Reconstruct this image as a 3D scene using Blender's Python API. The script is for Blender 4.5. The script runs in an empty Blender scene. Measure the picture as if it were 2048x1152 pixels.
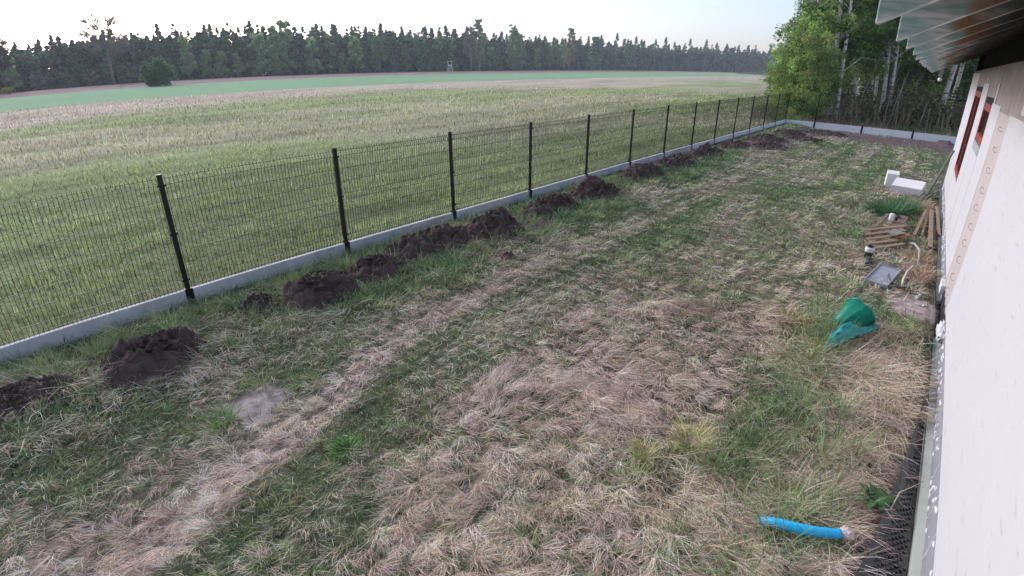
import bpy, math, random
import numpy as np
from mathutils import Matrix, Vector
# ---------------------------------------------------------------- camera
SC=bpy.context.scene
cd=bpy.data.cameras.new('camera'); cam=bpy.data.objects.new('camera',cd); SC.collection.objects.link(cam); SC.camera=cam
SC.render.engine='CYCLES'
cd.type='PANO'; cd.sensor_width=36.0; cd.sensor_fit='HORIZONTAL'; cd.clip_end=4000; cd.clip_start=0.02
cd.panorama_type='FISHEYE_LENS_POLYNOMIAL'
cd.fisheye_fov=math.radians(180)
K=[0.05673063865174251, -0.000206496515708196, -3.6638137950874876e-05, 8.733241693186433e-07]
cd.fisheye_polynomial_k0=0.0
cd.fisheye_polynomial_k1=-K[0]; cd.fisheye_polynomial_k2=-K[1]; cd.fisheye_polynomial_k3=-K[2]; cd.fisheye_polynomial_k4=-K[3]
YAW,PITCH,ROLL,CAMH=0.6894601894726918,0.4175800848255485,0.004170062436254479,2.918012880582471
cam.matrix_world=Matrix.Translation((0,0,CAMH))@Matrix.Rotation(YAW,4,'Z')@Matrix.Rotation(math.pi/2-PITCH,4,'X')@Matrix.Rotation(ROLL,4,'Z')
# ---------------------------------------------------------------- light
SUN_EL, SUN_AZ = 16.0, -84.0      # azimuth measured from +Y towards +X, degrees
wd = bpy.data.worlds.new('World'); SC.world = wd; wd.use_nodes = True
wn = wd.node_tree.nodes; wl = wd.node_tree.links
bg = wn['Background']; sky = wn.new('ShaderNodeTexSky')
sky.sky_type = 'NISHITA'; sky.sun_disc = False
sky.sun_elevation = math.radians(SUN_EL); sky.sun_rotation = math.radians(SUN_AZ)
sky.altitude = 100; sky.air_density = 1.0; sky.dust_density = 1.4; sky.ozone_density = 2.0
hs = wn.new('ShaderNodeHueSaturation'); hs.inputs['Saturation'].default_value = 0.70
mx = wn.new('ShaderNodeMix'); mx.data_type = 'RGBA'; mx.blend_type = 'MULTIPLY'; mx.inputs[0].default_value = 1.0
mx.inputs[7].default_value = (0.94, 0.92, 1.07, 1)
wl.new(sky.outputs[0], hs.inputs['Color']); wl.new(hs.outputs[0], mx.inputs[6]); wl.new(mx.outputs[2], bg.inputs[0])
bg.inputs[1].default_value = 0.125
sd = bpy.data.lights.new('sun', 'SUN'); sd.energy = 1.4; sd.angle = math.radians(22); sd.color = (1.0, 0.92, 0.88)
so = bpy.data.objects.new('sun', sd); SC.collection.objects.link(so)
_a, _e = math.radians(SUN_AZ), math.radians(SUN_EL + 16)
so.rotation_euler = Vector((math.sin(_a)*math.cos(_e), math.cos(_a)*math.cos(_e), math.sin(_e))).to_track_quat('Z', 'Y').to_euler()
so.location = (-20, 10, 30)
SC.view_settings.view_transform = 'Standard'; SC.view_settings.look = 'None'
SC.view_settings.gamma = 1.0; SC.view_settings.use_curve_mapping = False
SC.view_settings.exposure = 1.08
SC.cycles.max_bounces = 6; SC.cycles.transparent_max_bounces = 8
SC.cycles.use_denoising = True; SC.cycles.denoising_prefilter = 'ACCURATE'
# ---------------------------------------------------------------- helpers
rng = np.random.default_rng(7); random.seed(7)
COL = SC.collection
def _hash(ix, iy, s):
    n = (ix.astype(np.int64)*374761393 + iy.astype(np.int64)*668265263 + s*974711) & 0x7fffffff
    n = ((n ^ (n >> 13))*1274126177) & 0x7fffffff
    return ((n ^ (n >> 16)) & 0xffff)/65535.0
def vnoise(x, y, s=0):
    x = np.asarray(x, float); y = np.asarray(y, float)
    ix, iy = np.floor(x), np.floor(y); fx, fy = x-ix, y-iy
    fx = fx*fx*(3-2*fx); fy = fy*fy*(3-2*fy)
    a, b = _hash(ix, iy, s), _hash(ix+1, iy, s); c, d = _hash(ix, iy+1, s), _hash(ix+1, iy+1, s)
    return a+(b-a)*fx+(c-a)*fy+(a-b-c+d)*fx*fy
def fbm(x, y, s=0, o=4):
    v = 0; w = 0.5; t = 0
    for k in range(o):
        v = v + w*vnoise(np.asarray(x)*2**k, np.asarray(y)*2**k, s+k*17); t += w; w *= .5
    return v/t
def sstep(a, b, x):
    t = np.clip((x-a)/(b-a), 0, 1); return t*t*(3-2*t)
def pdist(x, y, pts):
    d = np.full(np.shape(x), 1e9)
    for (x0, y0), (x1, y1) in zip(pts[:-1], pts[1:]):
        dx, dy = x1-x0, y1-y0
        t = np.clip(((x-x0)*dx+(y-y0)*dy)/(dx*dx+dy*dy), 0, 1)
        d = np.minimum(d, np.hypot(x-x0-t*dx, y-y0-t*dy))
    return d
def inpoly(x, y, pts):
    c = np.zeros(np.shape(x), bool); n = len(pts)
    for i in range(n):
        x0, y0 = pts[i]; x1, y1 = pts[(i+1) % n]
        m = ((y0 > y) != (y1 > y)); c ^= m & (x < (x1-x0)*(y-y0)/((y1-y0) or 1e-9)+x0)
    return c
def mesh_np(name, V, F3=None, F4=None, col=None, smooth=False, uv=None):
    me = bpy.data.meshes.new(name); V = np.asarray(V, np.float32)
    n3 = 0 if F3 is None else len(F3); n4 = 0 if F4 is None else len(F4)
    me.vertices.add(len(V)); me.vertices.foreach_set('co', V.ravel())
    idx = []; st = []; o = 0
    if n3: idx.append(np.asarray(F3).ravel()); st.append(np.arange(n3)*3); o = 3*n3
    if n4: idx.append(np.asarray(F4).ravel()); st.append(o+np.arange(n4)*4)
    idx = np.concatenate(idx).astype(np.int32); st = np.concatenate(st).astype(np.int32)
    me.loops.add(len(idx)); me.loops.foreach_set('vertex_index', idx)
    me.polygons.add(n3+n4); me.polygons.foreach_set('loop_start', st)
    if smooth: me.polygons.foreach_set('use_smooth', np.ones(n3+n4, bool))
    me.update(calc_edges=True)
    if col is not None:
        ca = me.color_attributes.new('Col', 'FLOAT_COLOR', 'POINT')
        c = np.ones((len(V), 4), np.float32); c[:, :3] = col; ca.data.foreach_set('color', c.ravel())
    return me
class MB:
    "collects boxes, tubes and surfaces for ONE mesh"
    def __init__(s): s.V = []; s.F = []; s.M = []; s.mi = 0
    def add(s, vs, fs):
        o = len(s.V); s.V += [tuple(v) for v in vs]
        for f in fs: s.F.append([o+i for i in f]); s.M.append(s.mi)
    def box(s, x0, x1, y0, y1, z0, z1, M=None):
        v = [(x, y, z) for z in (z0, z1) for y in (y0, y1) for x in (x0, x1)]
        if M is not None: v = [M @ Vector(p) for p in v]
        s.add(v, [(0, 2, 3, 1), (4, 5, 7, 6), (0, 1, 5, 4), (2, 6, 7, 3), (0, 4, 6, 2), (1, 3, 7, 5)])
    def bar(s, a, b, w, h, up=(0, 0, 1)):
        a, b = Vector(a), Vector(b); d = (b-a).normalized(); u = Vector(up)
        if abs(d.dot(u)) > .98: u = Vector((1, 0, 0))
        r = d.cross(u).normalized(); u = r.cross(d)
        v = [p+r*(sx*w/2)+u*(sz*h/2) for p in (a, b) for sz in (-1, 1) for sx in (-1, 1)]
        s.add(v, [(0, 1, 3, 2), (4, 6, 7, 5), (0, 4, 5, 1), (2, 3, 7, 6), (0, 2, 6, 4), (1, 5, 7, 3)])
    def tube(s, pts, rad, n=8, cap=True):
        pts = [Vector(p) for p in pts]; rs = rad if hasattr(rad, '__len__') else [rad]*len(pts)
        o = len(s.V); u = None
        for i, p in enumerate(pts):
            d = (pts[min(i+1, len(pts)-1)]-pts[max(i-1, 0)]).normalized()
            if u is None: u = d.orthogonal().normalized()
            u = (u-d*u.dot(d)).normalized(); w = d.cross(u)
            for k in range(n):
                a = 2*math.pi*k/n; s.V.append(tuple(p+(u*math.cos(a)+w*math.sin(a))*rs[i]))
        for i in range(len(pts)-1):
            for k in range(n):
                a = o+i*n+k; b = o+i*n+(k+1) % n; s.F.append([a, b, b+n, a+n]); s.M.append(s.mi)
        if cap:
            s.F.append([o+k for k in range(n)][::-1]); s.M.append(s.mi)
            s.F.append([o+(len(pts)-1)*n+k for k in range(n)]); s.M.append(s.mi)
    def lathe(s, prof, c=(0, 0, 0), n=24, M=None):
        o = len(s.V)
        for r, z in prof:
            for k in range(n):
                a = 2*math.pi*k/n; p = Vector((c[0]+r*math.cos(a), c[1]+r*math.sin(a), c[2]+z))
                s.V.append(tuple(M @ p if M is not None else p))
        for i in range(len(prof)-1):
            for k in range(n):
                a = o+i*n+k; b = o+i*n+(k+1) % n; s.F.append([a, b, b+n, a+n]); s.M.append(s.mi)
    def build(s, name, mats, parent=None, smooth=False, bevel=0):
        me = bpy.data.meshes.new(name); me.from_pydata(s.V, [], s.F)
        if not isinstance(mats, (list, tuple)): mats = [mats]
        for m in mats: me.materials.append(m)
        me.polygons.foreach_set('material_index', s.M)
        if smooth: me.polygons.foreach_set('use_smooth', [True]*len(s.F))
        me.update(); o = bpy.data.objects.new(name, me); COL.objects.link(o)
        if parent is not None: o.parent = parent
        if bevel:
            b = o.modifiers.new('bevel', 'BEVEL'); b.width = bevel; b.segments = 2; b.limit_method = 'ANGLE'
        return o
def link(name, me, mat, parent=None):
    if mat is not None and not me.materials: me.materials.append(mat)
    o = bpy.data.objects.new(name, me); COL.objects.link(o)
    if parent is not None: o.parent = parent
    return o
def tag(o, label=None, cat=None, group=None, kind=None):
    if label: o['label'] = label
    if cat: o['category'] = cat
    if group: o['group'] = group
    if kind: o['kind'] = kind
    return o
def empty(name, loc=(0, 0, 0), rz=0):
    o = bpy.data.objects.new(name, None); COL.objects.link(o); o.location = loc; o.rotation_euler = (0, 0, rz)
    o.empty_display_size = .1; return o
def copy_tree(o, parent=None):
    c = o.copy(); COL.objects.link(c); c.parent = parent
    for ch in list(o.children): copy_tree(ch, c)
    return c
# ---------------------------------------------------------------- materials
def mat(name, base=(.5, .5, .5), rough=.8, noise=0, nscale=8, c2=None, bump=0, bscale=40, attr=False, trans=0, metal=0, spec=.3, stretch=None):
    m = bpy.data.materials.new(name); m.use_nodes = True; n = m.node_tree.nodes; l = m.node_tree.links
    b = n['Principled BSDF']; b.inputs['Roughness'].default_value = rough; b.inputs['Metallic'].default_value = metal
    b.inputs['Specular IOR Level'].default_value = spec
    b.inputs['Base Color'].default_value = (*base, 1)
    src = None
    if attr:
        a = n.new('ShaderNodeVertexColor'); a.layer_name = 'Col'; src = a.outputs['Color']
    tc = n.new('ShaderNodeTexCoord'); co = tc.outputs['Object']
    if stretch:
        mp = n.new('ShaderNodeMapping'); mp.inputs['Scale'].default_value = stretch; l.new(co, mp.inputs[0]); co = mp.outputs[0]
    if noise:
        t = n.new('ShaderNodeTexNoise'); t.inputs['Scale'].default_value = nscale; t.inputs['Detail'].default_value = 6; l.new(co, t.inputs['Vector'])
        r = n.new('ShaderNodeValToRGB'); r.color_ramp.elements[0].position = .35; r.color_ramp.elements[1].position = .65
        c2 = c2 or tuple(x*(1-noise) for x in base)
        if attr:
            r.color_ramp.elements[0].color = (1-noise, 1-noise, 1-noise, 1); r.color_ramp.elements[1].color = (1+noise, 1+noise, 1+noise, 1)
            mm = n.new('ShaderNodeMix'); mm.data_type = 'RGBA'; mm.blend_type = 'MULTIPLY'; mm.inputs[0].default_value = 1
            l.new(src, mm.inputs[6]); l.new(r.outputs[0], mm.inputs[7]); src = mm.outputs[2]
        else:
            r.color_ramp.elements[0].color = (*c2, 1); r.color_ramp.elements[1].color = (*base, 1); src = r.outputs[0]
        l.new(t.outputs['Fac'], r.inputs[0])
    if src is not None: l.new(src, b.inputs['Base Color'])
    if bump:
        t = n.new('ShaderNodeTexNoise'); t.inputs['Scale'].default_value = bscale; t.inputs['Detail'].default_value = 8; l.new(co, t.inputs['Vector'])
        bp = n.new('ShaderNodeBump'); bp.inputs['Strength'].default_value = bump; bp.inputs['Distance'].default_value = .02
        l.new(t.outputs['Fac'], bp.inputs['Height']); l.new(bp.outputs[0], b.inputs['Normal'])
    if trans:
        tr = n.new('ShaderNodeBsdfTranslucent'); ms = n.new('ShaderNodeMixShader'); ms.inputs[0].default_value = trans
        if src is not None: l.new(src, tr.inputs[0])
        else: tr.inputs[0].default_value = (*base, 1)
        l.new(b.outputs[0], ms.inputs[1]); l.new(tr.outputs[0], ms.inputs[2]); l.new(ms.outputs[0], n['Material Output'].inputs[0])
    return m
M_ground = mat('ground soil', attr=True, noise=.35, nscale=9, bump=.8, bscale=14, rough=1, spec=.05)
M_blade = mat('grass blade', attr=True, rough=.7, trans=.25, spec=.15)
M_leaf = mat('leaf', attr=True, rough=.6, trans=.5, spec=.2)
M_needle = mat('needles', attr=True, rough=.8, trans=.1, spec=.1)
M_bark = mat('brown bark', (.13, .10, .085), .95, .45, 5, bump=.6, bscale=30, stretch=(1, 1, .25))
M_soil = mat('dug soil', (.135, .098, .088), 1, .5, 6, bump=1, bscale=35, spec=.05)
M_black = mat('black powder coat', (.012, .014, .013), .45, .3, 30)
M_conc = mat('precast concrete', (.66, .67, .69), .9, .22, 3, bump=.15, bscale=90)
M_eps = mat('white foam board', (.80, .79, .81), .9, .06, 3, bump=.12, bscale=60)
M_wood = mat('pale timber', (.37, .27, .20), .85, .45, 6, stretch=(1, 8, 8), bump=.3, bscale=20)
# ---------------------------------------------------------------- layout of the place (metres; +Y runs along the fence, +X towards the house)
FX, FY0, STEP, PH, BH = -7.231, 1.913, 2.5, 1.728, 0.19
BY = FY0+13*STEP
TRACK = [(-2.9, -.9), (-3.23, -0.07), (-3.33, 0.36), (-3.55, 0.81), (-3.61, 1.22), (-3.77, 1.69), (-3.9, 2.09), (-4.23, 2.96), (-4.34, 3.84), (-4.37, 4.61), (-4.46, 5.6), (-4.51, 6.9), (-4.43, 8.9), (-4.24, 12.43), (-3.57, 17.54), (-2.9, 24)]
GREEN = [(-2.4, -.8), (-2.83, 0.33), (-3.04, 1.0), (-3.32, 1.81), (-3.73, 2.7), (-3.95, 3.73), (-3.95, 4.66), (-3.88, 5.66), (-3.72, 7.57), (-3.6, 11)]
STRAW = [(-1.9, -.5), (-2.12, 0.98), (-2.48, 1.49), (-2.82, 2.23), (-3.1, 3.38), (-3.1, 4.54), (-2.76, 5.75), (-1.39, 6.69), (-0.65, 6.74), (-0.75, 4.86), (-0.7, 3.52), (-0.3, 2.88), (.2, 2.2), (.4, -.5)]
GPATH = [(-1.2, 3.0), (-.62, 3.6), (-.5, 4.4), (-.42, 5.2), (-.38, 6.0), (-.45, 6.5)]
def ground_z(x, y):
    x = np.asarray(x, float); y = np.asarray(y, float)
    z = .05*(fbm(x*.7, y*.7, 3, 3)-.5)*sstep(0, .5, np.minimum(x-FX, 5))
    z = z+.035*(fbm(x*3.1, y*3.1, 5, 3)-.5)*(x > FX)
    d = pdist(x, y, TRACK[1:]); z = z-.035*np.exp(-(d/.22)**2)
    z = z+.05*np.exp(-((x+5.9)/.5)**2)*fbm(x, y*1.3, 9, 2)*(y < 30)
    z = z-.17*sstep(29.5, 33.5, y)*sstep(-6.6, -5.2, x)
    z = np.where((x > .62) & (x < 1.2), z*.2-.01, z)
    far = (x < FX)
    zf = .05*(fbm(x*.25, y*.25, 21, 3)-.5)*sstep(0, 2, FX-x)
    return np.where(far, zf, z)
def straw_amount(x, y):
    "0 green .. 1 dead straw, and the length of the grass"
    n1 = fbm(x*1.1, y*.8, 31, 4); n2 = fbm(x*3.3, y*2.4, 33, 3)
    s = .30+.9*(n1-.42)+.5*(n2-.5)
    ln = .09+.07*n2
    far = sstep(6, 9, y)
    st = fbm(x*1.6, y*.35, 35, 3)
    s = s*(1-far)+far*(.24+1.1*(st-.48)+.7*(n2-.5)); ln = ln*(1-far)+far*.07
    d = pdist(x, y, TRACK); w = np.exp(-(d/(.20+.14*n2))**2)
    s = np.maximum(s, w*1.3*(.75+.5*n1)*np.interp(y, [2, 4, 7, 10], [1, .8, .42, .2])); ln = np.maximum(ln, w*.15*(y < 9))
    g = np.exp(-(pdist(x, y, GREEN)/(.14+.16*n2))**2); s = s*(1-np.interp(y, [1.5, 5], [.75, .5])*g); ln = ln*(1-.4*g)
    p = inpoly(x+.5*(n1-.5), y+.5*(n2-.5), STRAW)
    ln = np.where(p, .12+.15*n1, ln); s = np.where(p, .70+.9*(n1-.46)+.5*(n2-.5), s)
    q = np.exp(-(pdist(x, y, GPATH)/.30)**2)
    s = s*(1-.65*q)
    ln = ln*.80; r = (x > -.75) & (y < 7.2)
    s = np.where(r & ~p, .62+1.3*(n1-.5)-.5*q, s); ln = np.where(r, np.maximum(ln, .14+.18*n1), ln)
    e = np.exp(-((x+6.6)/.35)**2); s = s*(1-.5*e); ln = (ln+.05*e)*np.where(x < FX+.3, .55, 1)
    e = sstep(-4.6, -5.4, x); s = s-.20*e; ln = ln+.05*e*(y < 14)
    return np.clip(s, 0, 1), ln
def bare(x, y):
    "bare sand (pale) and dug soil (dark) amounts"
    n = fbm(x*2.2, y*2.2, 41, 4)
    sand = np.maximum(sstep(1.1, .55, np.hypot((x+4.30)/.33, (y-1.45)/.40)+(n-.5)*1.2), sstep(1.1, .7, np.hypot((x-.42)/.42, (y-8.12)/.5)+(n-.5)))
    soil = sstep(1.05, .6, np.abs(y-31.2)/3.3+(n-.5)*.8)*(x > -6.0)
    soil = np.maximum(soil, sstep(1.1, .5, np.hypot((x+5.6)/1.3, (y-23.3)/2.2)+(n-.5)*1.5))
    soil = np.maximum(soil, .9*sstep(1.1, .5, np.hypot((x+5.3)/1.1, (y-27.6)/2.0)+(n-.5)*1.6))
    soil = np.maximum(soil, .95*sstep(1.0, .5, np.abs(x+6.2)/.55+(fbm(x*1.6, y*1.6, 43, 3)-.5)*2.2)*(y < 24)*sstep(1.5, 3, y))
    soil = np.maximum(soil, .8*sstep(.62, .72, x)*(y < 18))
    return np.clip(sand, 0, 1), np.clip(soil, 0, 1)
C_GRN = np.array([.15, .20, .10]); C_STR = np.array([.52, .43, .36]); C_SOIL = np.array([.12, .085, .09]); C_SAND = np.array([.36, .305, .30])
# ---------------------------------------------------------------- ground: one polar sheet out to the horizon, split by what grows on it
NA, NR = 900, 520
az = np.radians(np.linspace(-125, 55, NA)); rr = np.concatenate([[0.05], np.geomspace(.6, 60, 380), np.geomspace(60.6, 950, NR-381)])
AZ, RR = np.meshgrid(az, rr, indexing='ij'); X = RR*np.sin(AZ); Y = RR*np.cos(AZ)
Z = ground_z(X, Y)
s, ln = straw_amount(X, Y); sand, soil = bare(X, Y)
n1 = fbm(X*5, Y*5, 51, 3)[..., None]
yc = C_GRN*(1-s[..., None])+C_STR*s[..., None]
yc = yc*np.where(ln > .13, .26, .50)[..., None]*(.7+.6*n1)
nearf = sstep(12, 6, Y)[..., None]; yc = yc*(1.25-.35*nearf)
yc = yc*(1-soil[..., None])+C_SOIL*(.7+.9*n1)*soil[..., None]; yc = yc*(1-sand[..., None])+C_SAND*(.8+.4*n1)*sand[..., None]
# meadow outside the fence: bands parallel with it
D = -X
fn = fbm(X*.12, Y*.05, 61, 4); f2 = fbm(X*1.1, Y*.16, 63, 4); f3 = fbm(X*.03, Y*.012, 65, 3)
g1 = np.array([.29, .345, .165]); b1 = np.array([.49, .415, .33]); gb = np.array([.24, .40, .22]); br = np.array([.30, .21, .20])
t = sstep(26, 66, D+16*(fn-.5)*2)+.42*sstep(.48, .62, fn)*sstep(70, 15, D)
t = np.clip(t*(.75+.5*f2), 0, 1)[..., None]
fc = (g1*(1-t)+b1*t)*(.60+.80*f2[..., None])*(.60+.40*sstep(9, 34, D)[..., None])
crop = (sstep(71, 73, D)*sstep(136, 134, D))[..., None]; fadey = sstep(520, 200, Y)[..., None]
fc = fc*(1-crop*(.25+.75*fadey))+gb*(.92+.16*f3[..., None])*crop*(.25+.75*fadey)
brn = sstep(134, 136, D)[..., None]; fc = fc*(1-brn)+br*(.6+.8*fbm(X*.15, Y*.6, 67, 3)[..., None])*brn
wood = np.maximum(sstep(196, 204, D), sstep(35.5, 37, Y)*sstep(-11.5, -9, X-.0*Y))[..., None]
fc = fc*(1-wood)+np.array([.035, .032, .022])*(.6+.8*n1)*wood
fc = np.where((X > FX)[..., None] & (Y > BY)[..., None], np.array([.06, .07, .03])*(.6+.8*n1), fc)
yard = (X >= FX) & (Y <= BY)
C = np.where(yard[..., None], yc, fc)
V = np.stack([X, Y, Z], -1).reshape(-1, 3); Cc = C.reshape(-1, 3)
ia, ir = np.meshgrid(np.arange(NA-1), np.arange(NR-1), indexing='ij'); a = (ia*NR+ir).ravel()
Q = np.stack([a, a+1, a+NR+1, a+NR], 1)
cx = V[Q, 0].mean(1); cy = V[Q, 1].mean(1)
isy = (cx >= FX) & (cy <= BY); isw = ((cx > FX) & (cy > BY)) | (-cx > 200)
isc = (-cx > 72) & (-cx < 135); isb = (-cx >= 135) & (-cx <= 200)
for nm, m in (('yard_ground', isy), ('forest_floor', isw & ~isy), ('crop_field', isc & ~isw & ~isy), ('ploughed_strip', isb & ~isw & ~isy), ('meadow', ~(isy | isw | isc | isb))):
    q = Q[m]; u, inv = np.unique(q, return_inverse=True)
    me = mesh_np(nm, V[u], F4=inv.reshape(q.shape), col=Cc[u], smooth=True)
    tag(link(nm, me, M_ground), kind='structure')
# ---------------------------------------------------------------- grass
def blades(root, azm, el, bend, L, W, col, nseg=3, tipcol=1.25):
    n = len(root); k = nseg; P = [root]; e = el.copy(); p = root.copy(); a = azm.copy()
    for i in range(k):
        st = (L/k)[:, None]
        p = p+np.stack([np.sin(a)*np.cos(e), np.cos(a)*np.cos(e), np.sin(e)], 1)*st
        e = e-bend/k; a = a+rng.normal(0, .12, n); P.append(p)
    wd_ = np.stack([np.cos(azm), -np.sin(azm), rng.normal(0, .35, n)], 1); wd_ /= np.linalg.norm(wd_, axis=1)[:, None]
    nv = 2*k+1; Vv = np.empty((n, nv, 3), np.float32); Cv = np.empty((n, nv, 3), np.float32)
    for i in range(k):
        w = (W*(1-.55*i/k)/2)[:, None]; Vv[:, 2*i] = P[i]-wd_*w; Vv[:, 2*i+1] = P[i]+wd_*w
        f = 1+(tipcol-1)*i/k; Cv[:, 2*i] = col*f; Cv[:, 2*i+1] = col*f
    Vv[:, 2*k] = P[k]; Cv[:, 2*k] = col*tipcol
    b = (np.arange(n)*nv)[:, None]
    F4 = np.concatenate([b+np.array([2*i, 2*i+1, 2*i+3, 2*i+2]) for i in range(k-1)]) if k > 1 else None
    F3 = b+np.array([2*k-2, 2*k-1, 2*k])
    return Vv.reshape(-1, 3), F3, F4, Cv.reshape(-1, 3)
class Acc:
    def __init__(s): s.V = []; s.F3 = []; s.F4 = []; s.C = []; s.n = 0
    def add(s, V, F3, F4, C):
        s.V.append(V); s.C.append(C); s.F3.append(F3+s.n)
        if F4 is not None: s.F4.append(F4+s.n)
        s.n += len(V)
    def obj(s, name, m, parent=None):
        return link(name, mesh_np(name, np.concatenate(s.V), np.concatenate(s.F3), np.concatenate(s.F4) if s.F4 else None, np.concatenate(s.C)), m, parent)
def jit(c, n, amt=.25, hue=.08):
    return np.clip(c*(1+rng.normal(0, amt, (n, 1)))*(1+rng.normal(0, hue, (n, 3))), .01, .9)
def wedge(n, r0, r1, p, a0=-112, a1=6):
    "points round the camera with density falling as r**-p"
    u = rng.random(n); e = 2-p
    r = (r0**e+u*(r1**e-r0**e))**(1/e) if abs(e) > 1e-6 else r0*(r1/r0)**u
    a = np.radians(rng.uniform(a0, a1, n)); return r*np.sin(a), r*np.cos(a), r
G1 = Acc()
# yard, two passes: lying straw and growing grass
GN = 760000
x, y, r = wedge(GN, 1.6, 36, 1.45); k = (x > FX+.06) & (x < .70) & (y < BY-.1) & (y > -2.2)
k &= ~(x > np.interp(y, [.6, 2.2, 3.01, 3.48, 4.02, 4.48, 5.01, 5.6, 6.3, 18], [.02, .25, .40, .455, .51, .555, .60, .635, .655, .665])-.07); x, y, r = x[k], y[k], r[k]
s, ln = straw_amount(x, y); sand, soil = bare(x, y)
keep = rng.random(len(x)) > np.maximum(sand*.92, soil*np.where(y > 20, .97, .88)); x, y, r, s, ln = x[keep], y[keep], r[keep], s[keep], ln[keep]
sel = rng.random(len(x)) < s
lod = np.clip(r/4.5, .8, 6)
tc_ = np.where(r < 6, .15, np.where(r < 13, .26, .5))          # grass grows and lodges in tufts
gx, gy = np.floor(x/tc_), np.floor(y/tc_)
def tuft(s_): return _hash(gx+7*tc_*100//1, gy, s_)
ox, oy = (gx+.15+.7*tuft(1))*tc_, (gy+.15+.7*tuft(2))*tc_
pull = np.where(sel, .25, .30); dx_, dy_ = x-ox, y-oy; rel = np.hypot(dx_, dy_)/tc_
x, y = x-dx_*pull, y-dy_*pull
tb = .76+.55*tuft(3)**1.3; tl = .7+.6*tuft(4); hump = np.maximum(0, 1-(rel*1.3)**2)
flow = 2.2+2.2*(fbm(x*.8, y*.7, 71, 4)-.5)*2+(tuft(5)-.5)*1.9+2.0*(fbm(x*2.6, y*2.6, 72, 3)-.5)
outw = np.arctan2(dx_, dy_)
m = sel; n = m.sum(); rt = np.stack([x[m], y[m], ground_z(x[m], y[m])+(rng.random(n)*.03+.035*hump[m]*tl[m])*np.minimum(1, ln[m]/.12)], 1)
pk = np.clip(fbm(x[m]*1.3, y[m]*1.3, 73, 3)+(tuft(6)[m]-.5)*.9, 0, 1)[:, None]
trk = np.exp(-(pdist(x[m], y[m], TRACK)/.3)**2)*(y[m] < 4)
cs = (np.array([.72, .58, .45])*(1-pk)+np.array([.75, .57, .51])*pk)*(tb[m]*(1+.18*trk))[:, None]
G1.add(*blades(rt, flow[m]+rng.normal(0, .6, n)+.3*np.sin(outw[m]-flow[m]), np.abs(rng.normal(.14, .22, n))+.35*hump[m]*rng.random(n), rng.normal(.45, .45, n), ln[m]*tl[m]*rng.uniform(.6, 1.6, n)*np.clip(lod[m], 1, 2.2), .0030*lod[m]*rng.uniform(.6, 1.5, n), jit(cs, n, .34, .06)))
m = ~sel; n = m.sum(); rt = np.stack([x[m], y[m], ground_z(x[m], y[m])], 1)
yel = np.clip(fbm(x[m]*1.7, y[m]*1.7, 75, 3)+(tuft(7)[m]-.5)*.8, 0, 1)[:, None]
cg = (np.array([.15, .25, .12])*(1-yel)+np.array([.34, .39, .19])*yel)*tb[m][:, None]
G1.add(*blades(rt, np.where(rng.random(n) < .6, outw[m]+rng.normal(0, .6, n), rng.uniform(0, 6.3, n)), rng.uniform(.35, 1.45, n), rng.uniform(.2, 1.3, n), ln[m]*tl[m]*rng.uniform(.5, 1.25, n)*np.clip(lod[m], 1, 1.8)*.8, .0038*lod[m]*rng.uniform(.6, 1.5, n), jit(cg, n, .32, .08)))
# taller clumps of green and rushes through the yard
def clump(acc, cx, cy, rad, n, L, col, spread=.9, W=.005, el=(.5, 1.5), amt=.25):
    a = rng.uniform(0, 6.28, n); d = rad*np.sqrt(rng.random(n)); px = cx+d*np.sin(a); py = cy+d*np.cos(a)
    rt = np.stack([px, py, ground_z(px, py)], 1)
    acc.add(*blades(rt, a+rng.normal(0, .7, n), rng.uniform(el[0], el[1], n), rng.uniform(.3, 1.0, n)*spread*1.6, L*rng.uniform(.5, 1.15, n), W*rng.uniform(.7, 1.4, n), jit(np.array(col), n, amt, .08), 4))
for i in range(520):
    x0 = rng.uniform(-6.7, .6); y0 = rng.uniform(-.5, 13)*rng.random()**.35
    if y0 > 3 and -3.6 < x0 < -1.0 and y0 < 7 and rng.random() < .7: continue
    near_wall = x0 > -.9; near_f = x0 < -5.0
    if not (near_wall or near_f) and rng.random() < .72: continue
    if near_wall and y0 > 7.2 and rng.random() < .8: continue
    if x0 > .14 and y0 < 6.0: continue
    f = 1+y0/9
    clump(G1, x0, y0, rng.uniform(.05, .16)*f, int(rng.uniform(20, 55)), rng.uniform(.12, .26)*(1.15 if near_wall else .8), [(.16, .27, .11), (.20, .30, .12), (.12, .22, .11), (.33, .36, .17)][rng.integers(4)], W=.005*f)
for (x0, y0) in [(-.75, 3.35), (-.6, 3.8), (-.5, 4.3), (-.42, 4.9), (-.40, 5.5), (-.45, 6.0), (-.5, 6.4), (-.3, 6.3), (-.62, 4.6), (-.7, 4.0), (-.2, 3.6), (-.3, 4.1), (-.1, 4.6), (.1, 4.2), (.15, 3.5), (0., 3.3), (-.45, 3.1), (-.55, 6.9), (-.35, 7.1)]:
    for q in range(3):
        clump(G1, x0+rng.normal(0, .12), y0+rng.normal(0, .18), .10, int(rng.uniform(18, 44)), rng.uniform(.24, .42), [(.11, .21, .09), (.17, .29, .11), (.30, .36, .19)][q], spread=.6, W=.0065, el=(1.0, 1.5))
for i in range(60):   # dead weeds heaped between the clutter and the wall
    a_ = i % 3
    clump(G1, [.42, .38, .50][a_]+rng.normal(0, .07), [10.2, 15.3, 9.5][a_]+rng.normal(0, [.7, .7, .4][a_]), .12, 30, .26, [(.46, .34, .25), (.38, .29, .22), (.52, .42, .30)][rng.integers(3)], W=.009, el=(.1, 1.3))
for i in range(70):   # long dead stalks over the near grass by the house
    clump(G1, (lambda v: min(v, .02) )(rng.uniform(-.8, .5)), rng.uniform(2.6, 6.8), .3, 16, .42, (.62, .52, .38), W=.005, el=(.1, .9))
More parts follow.
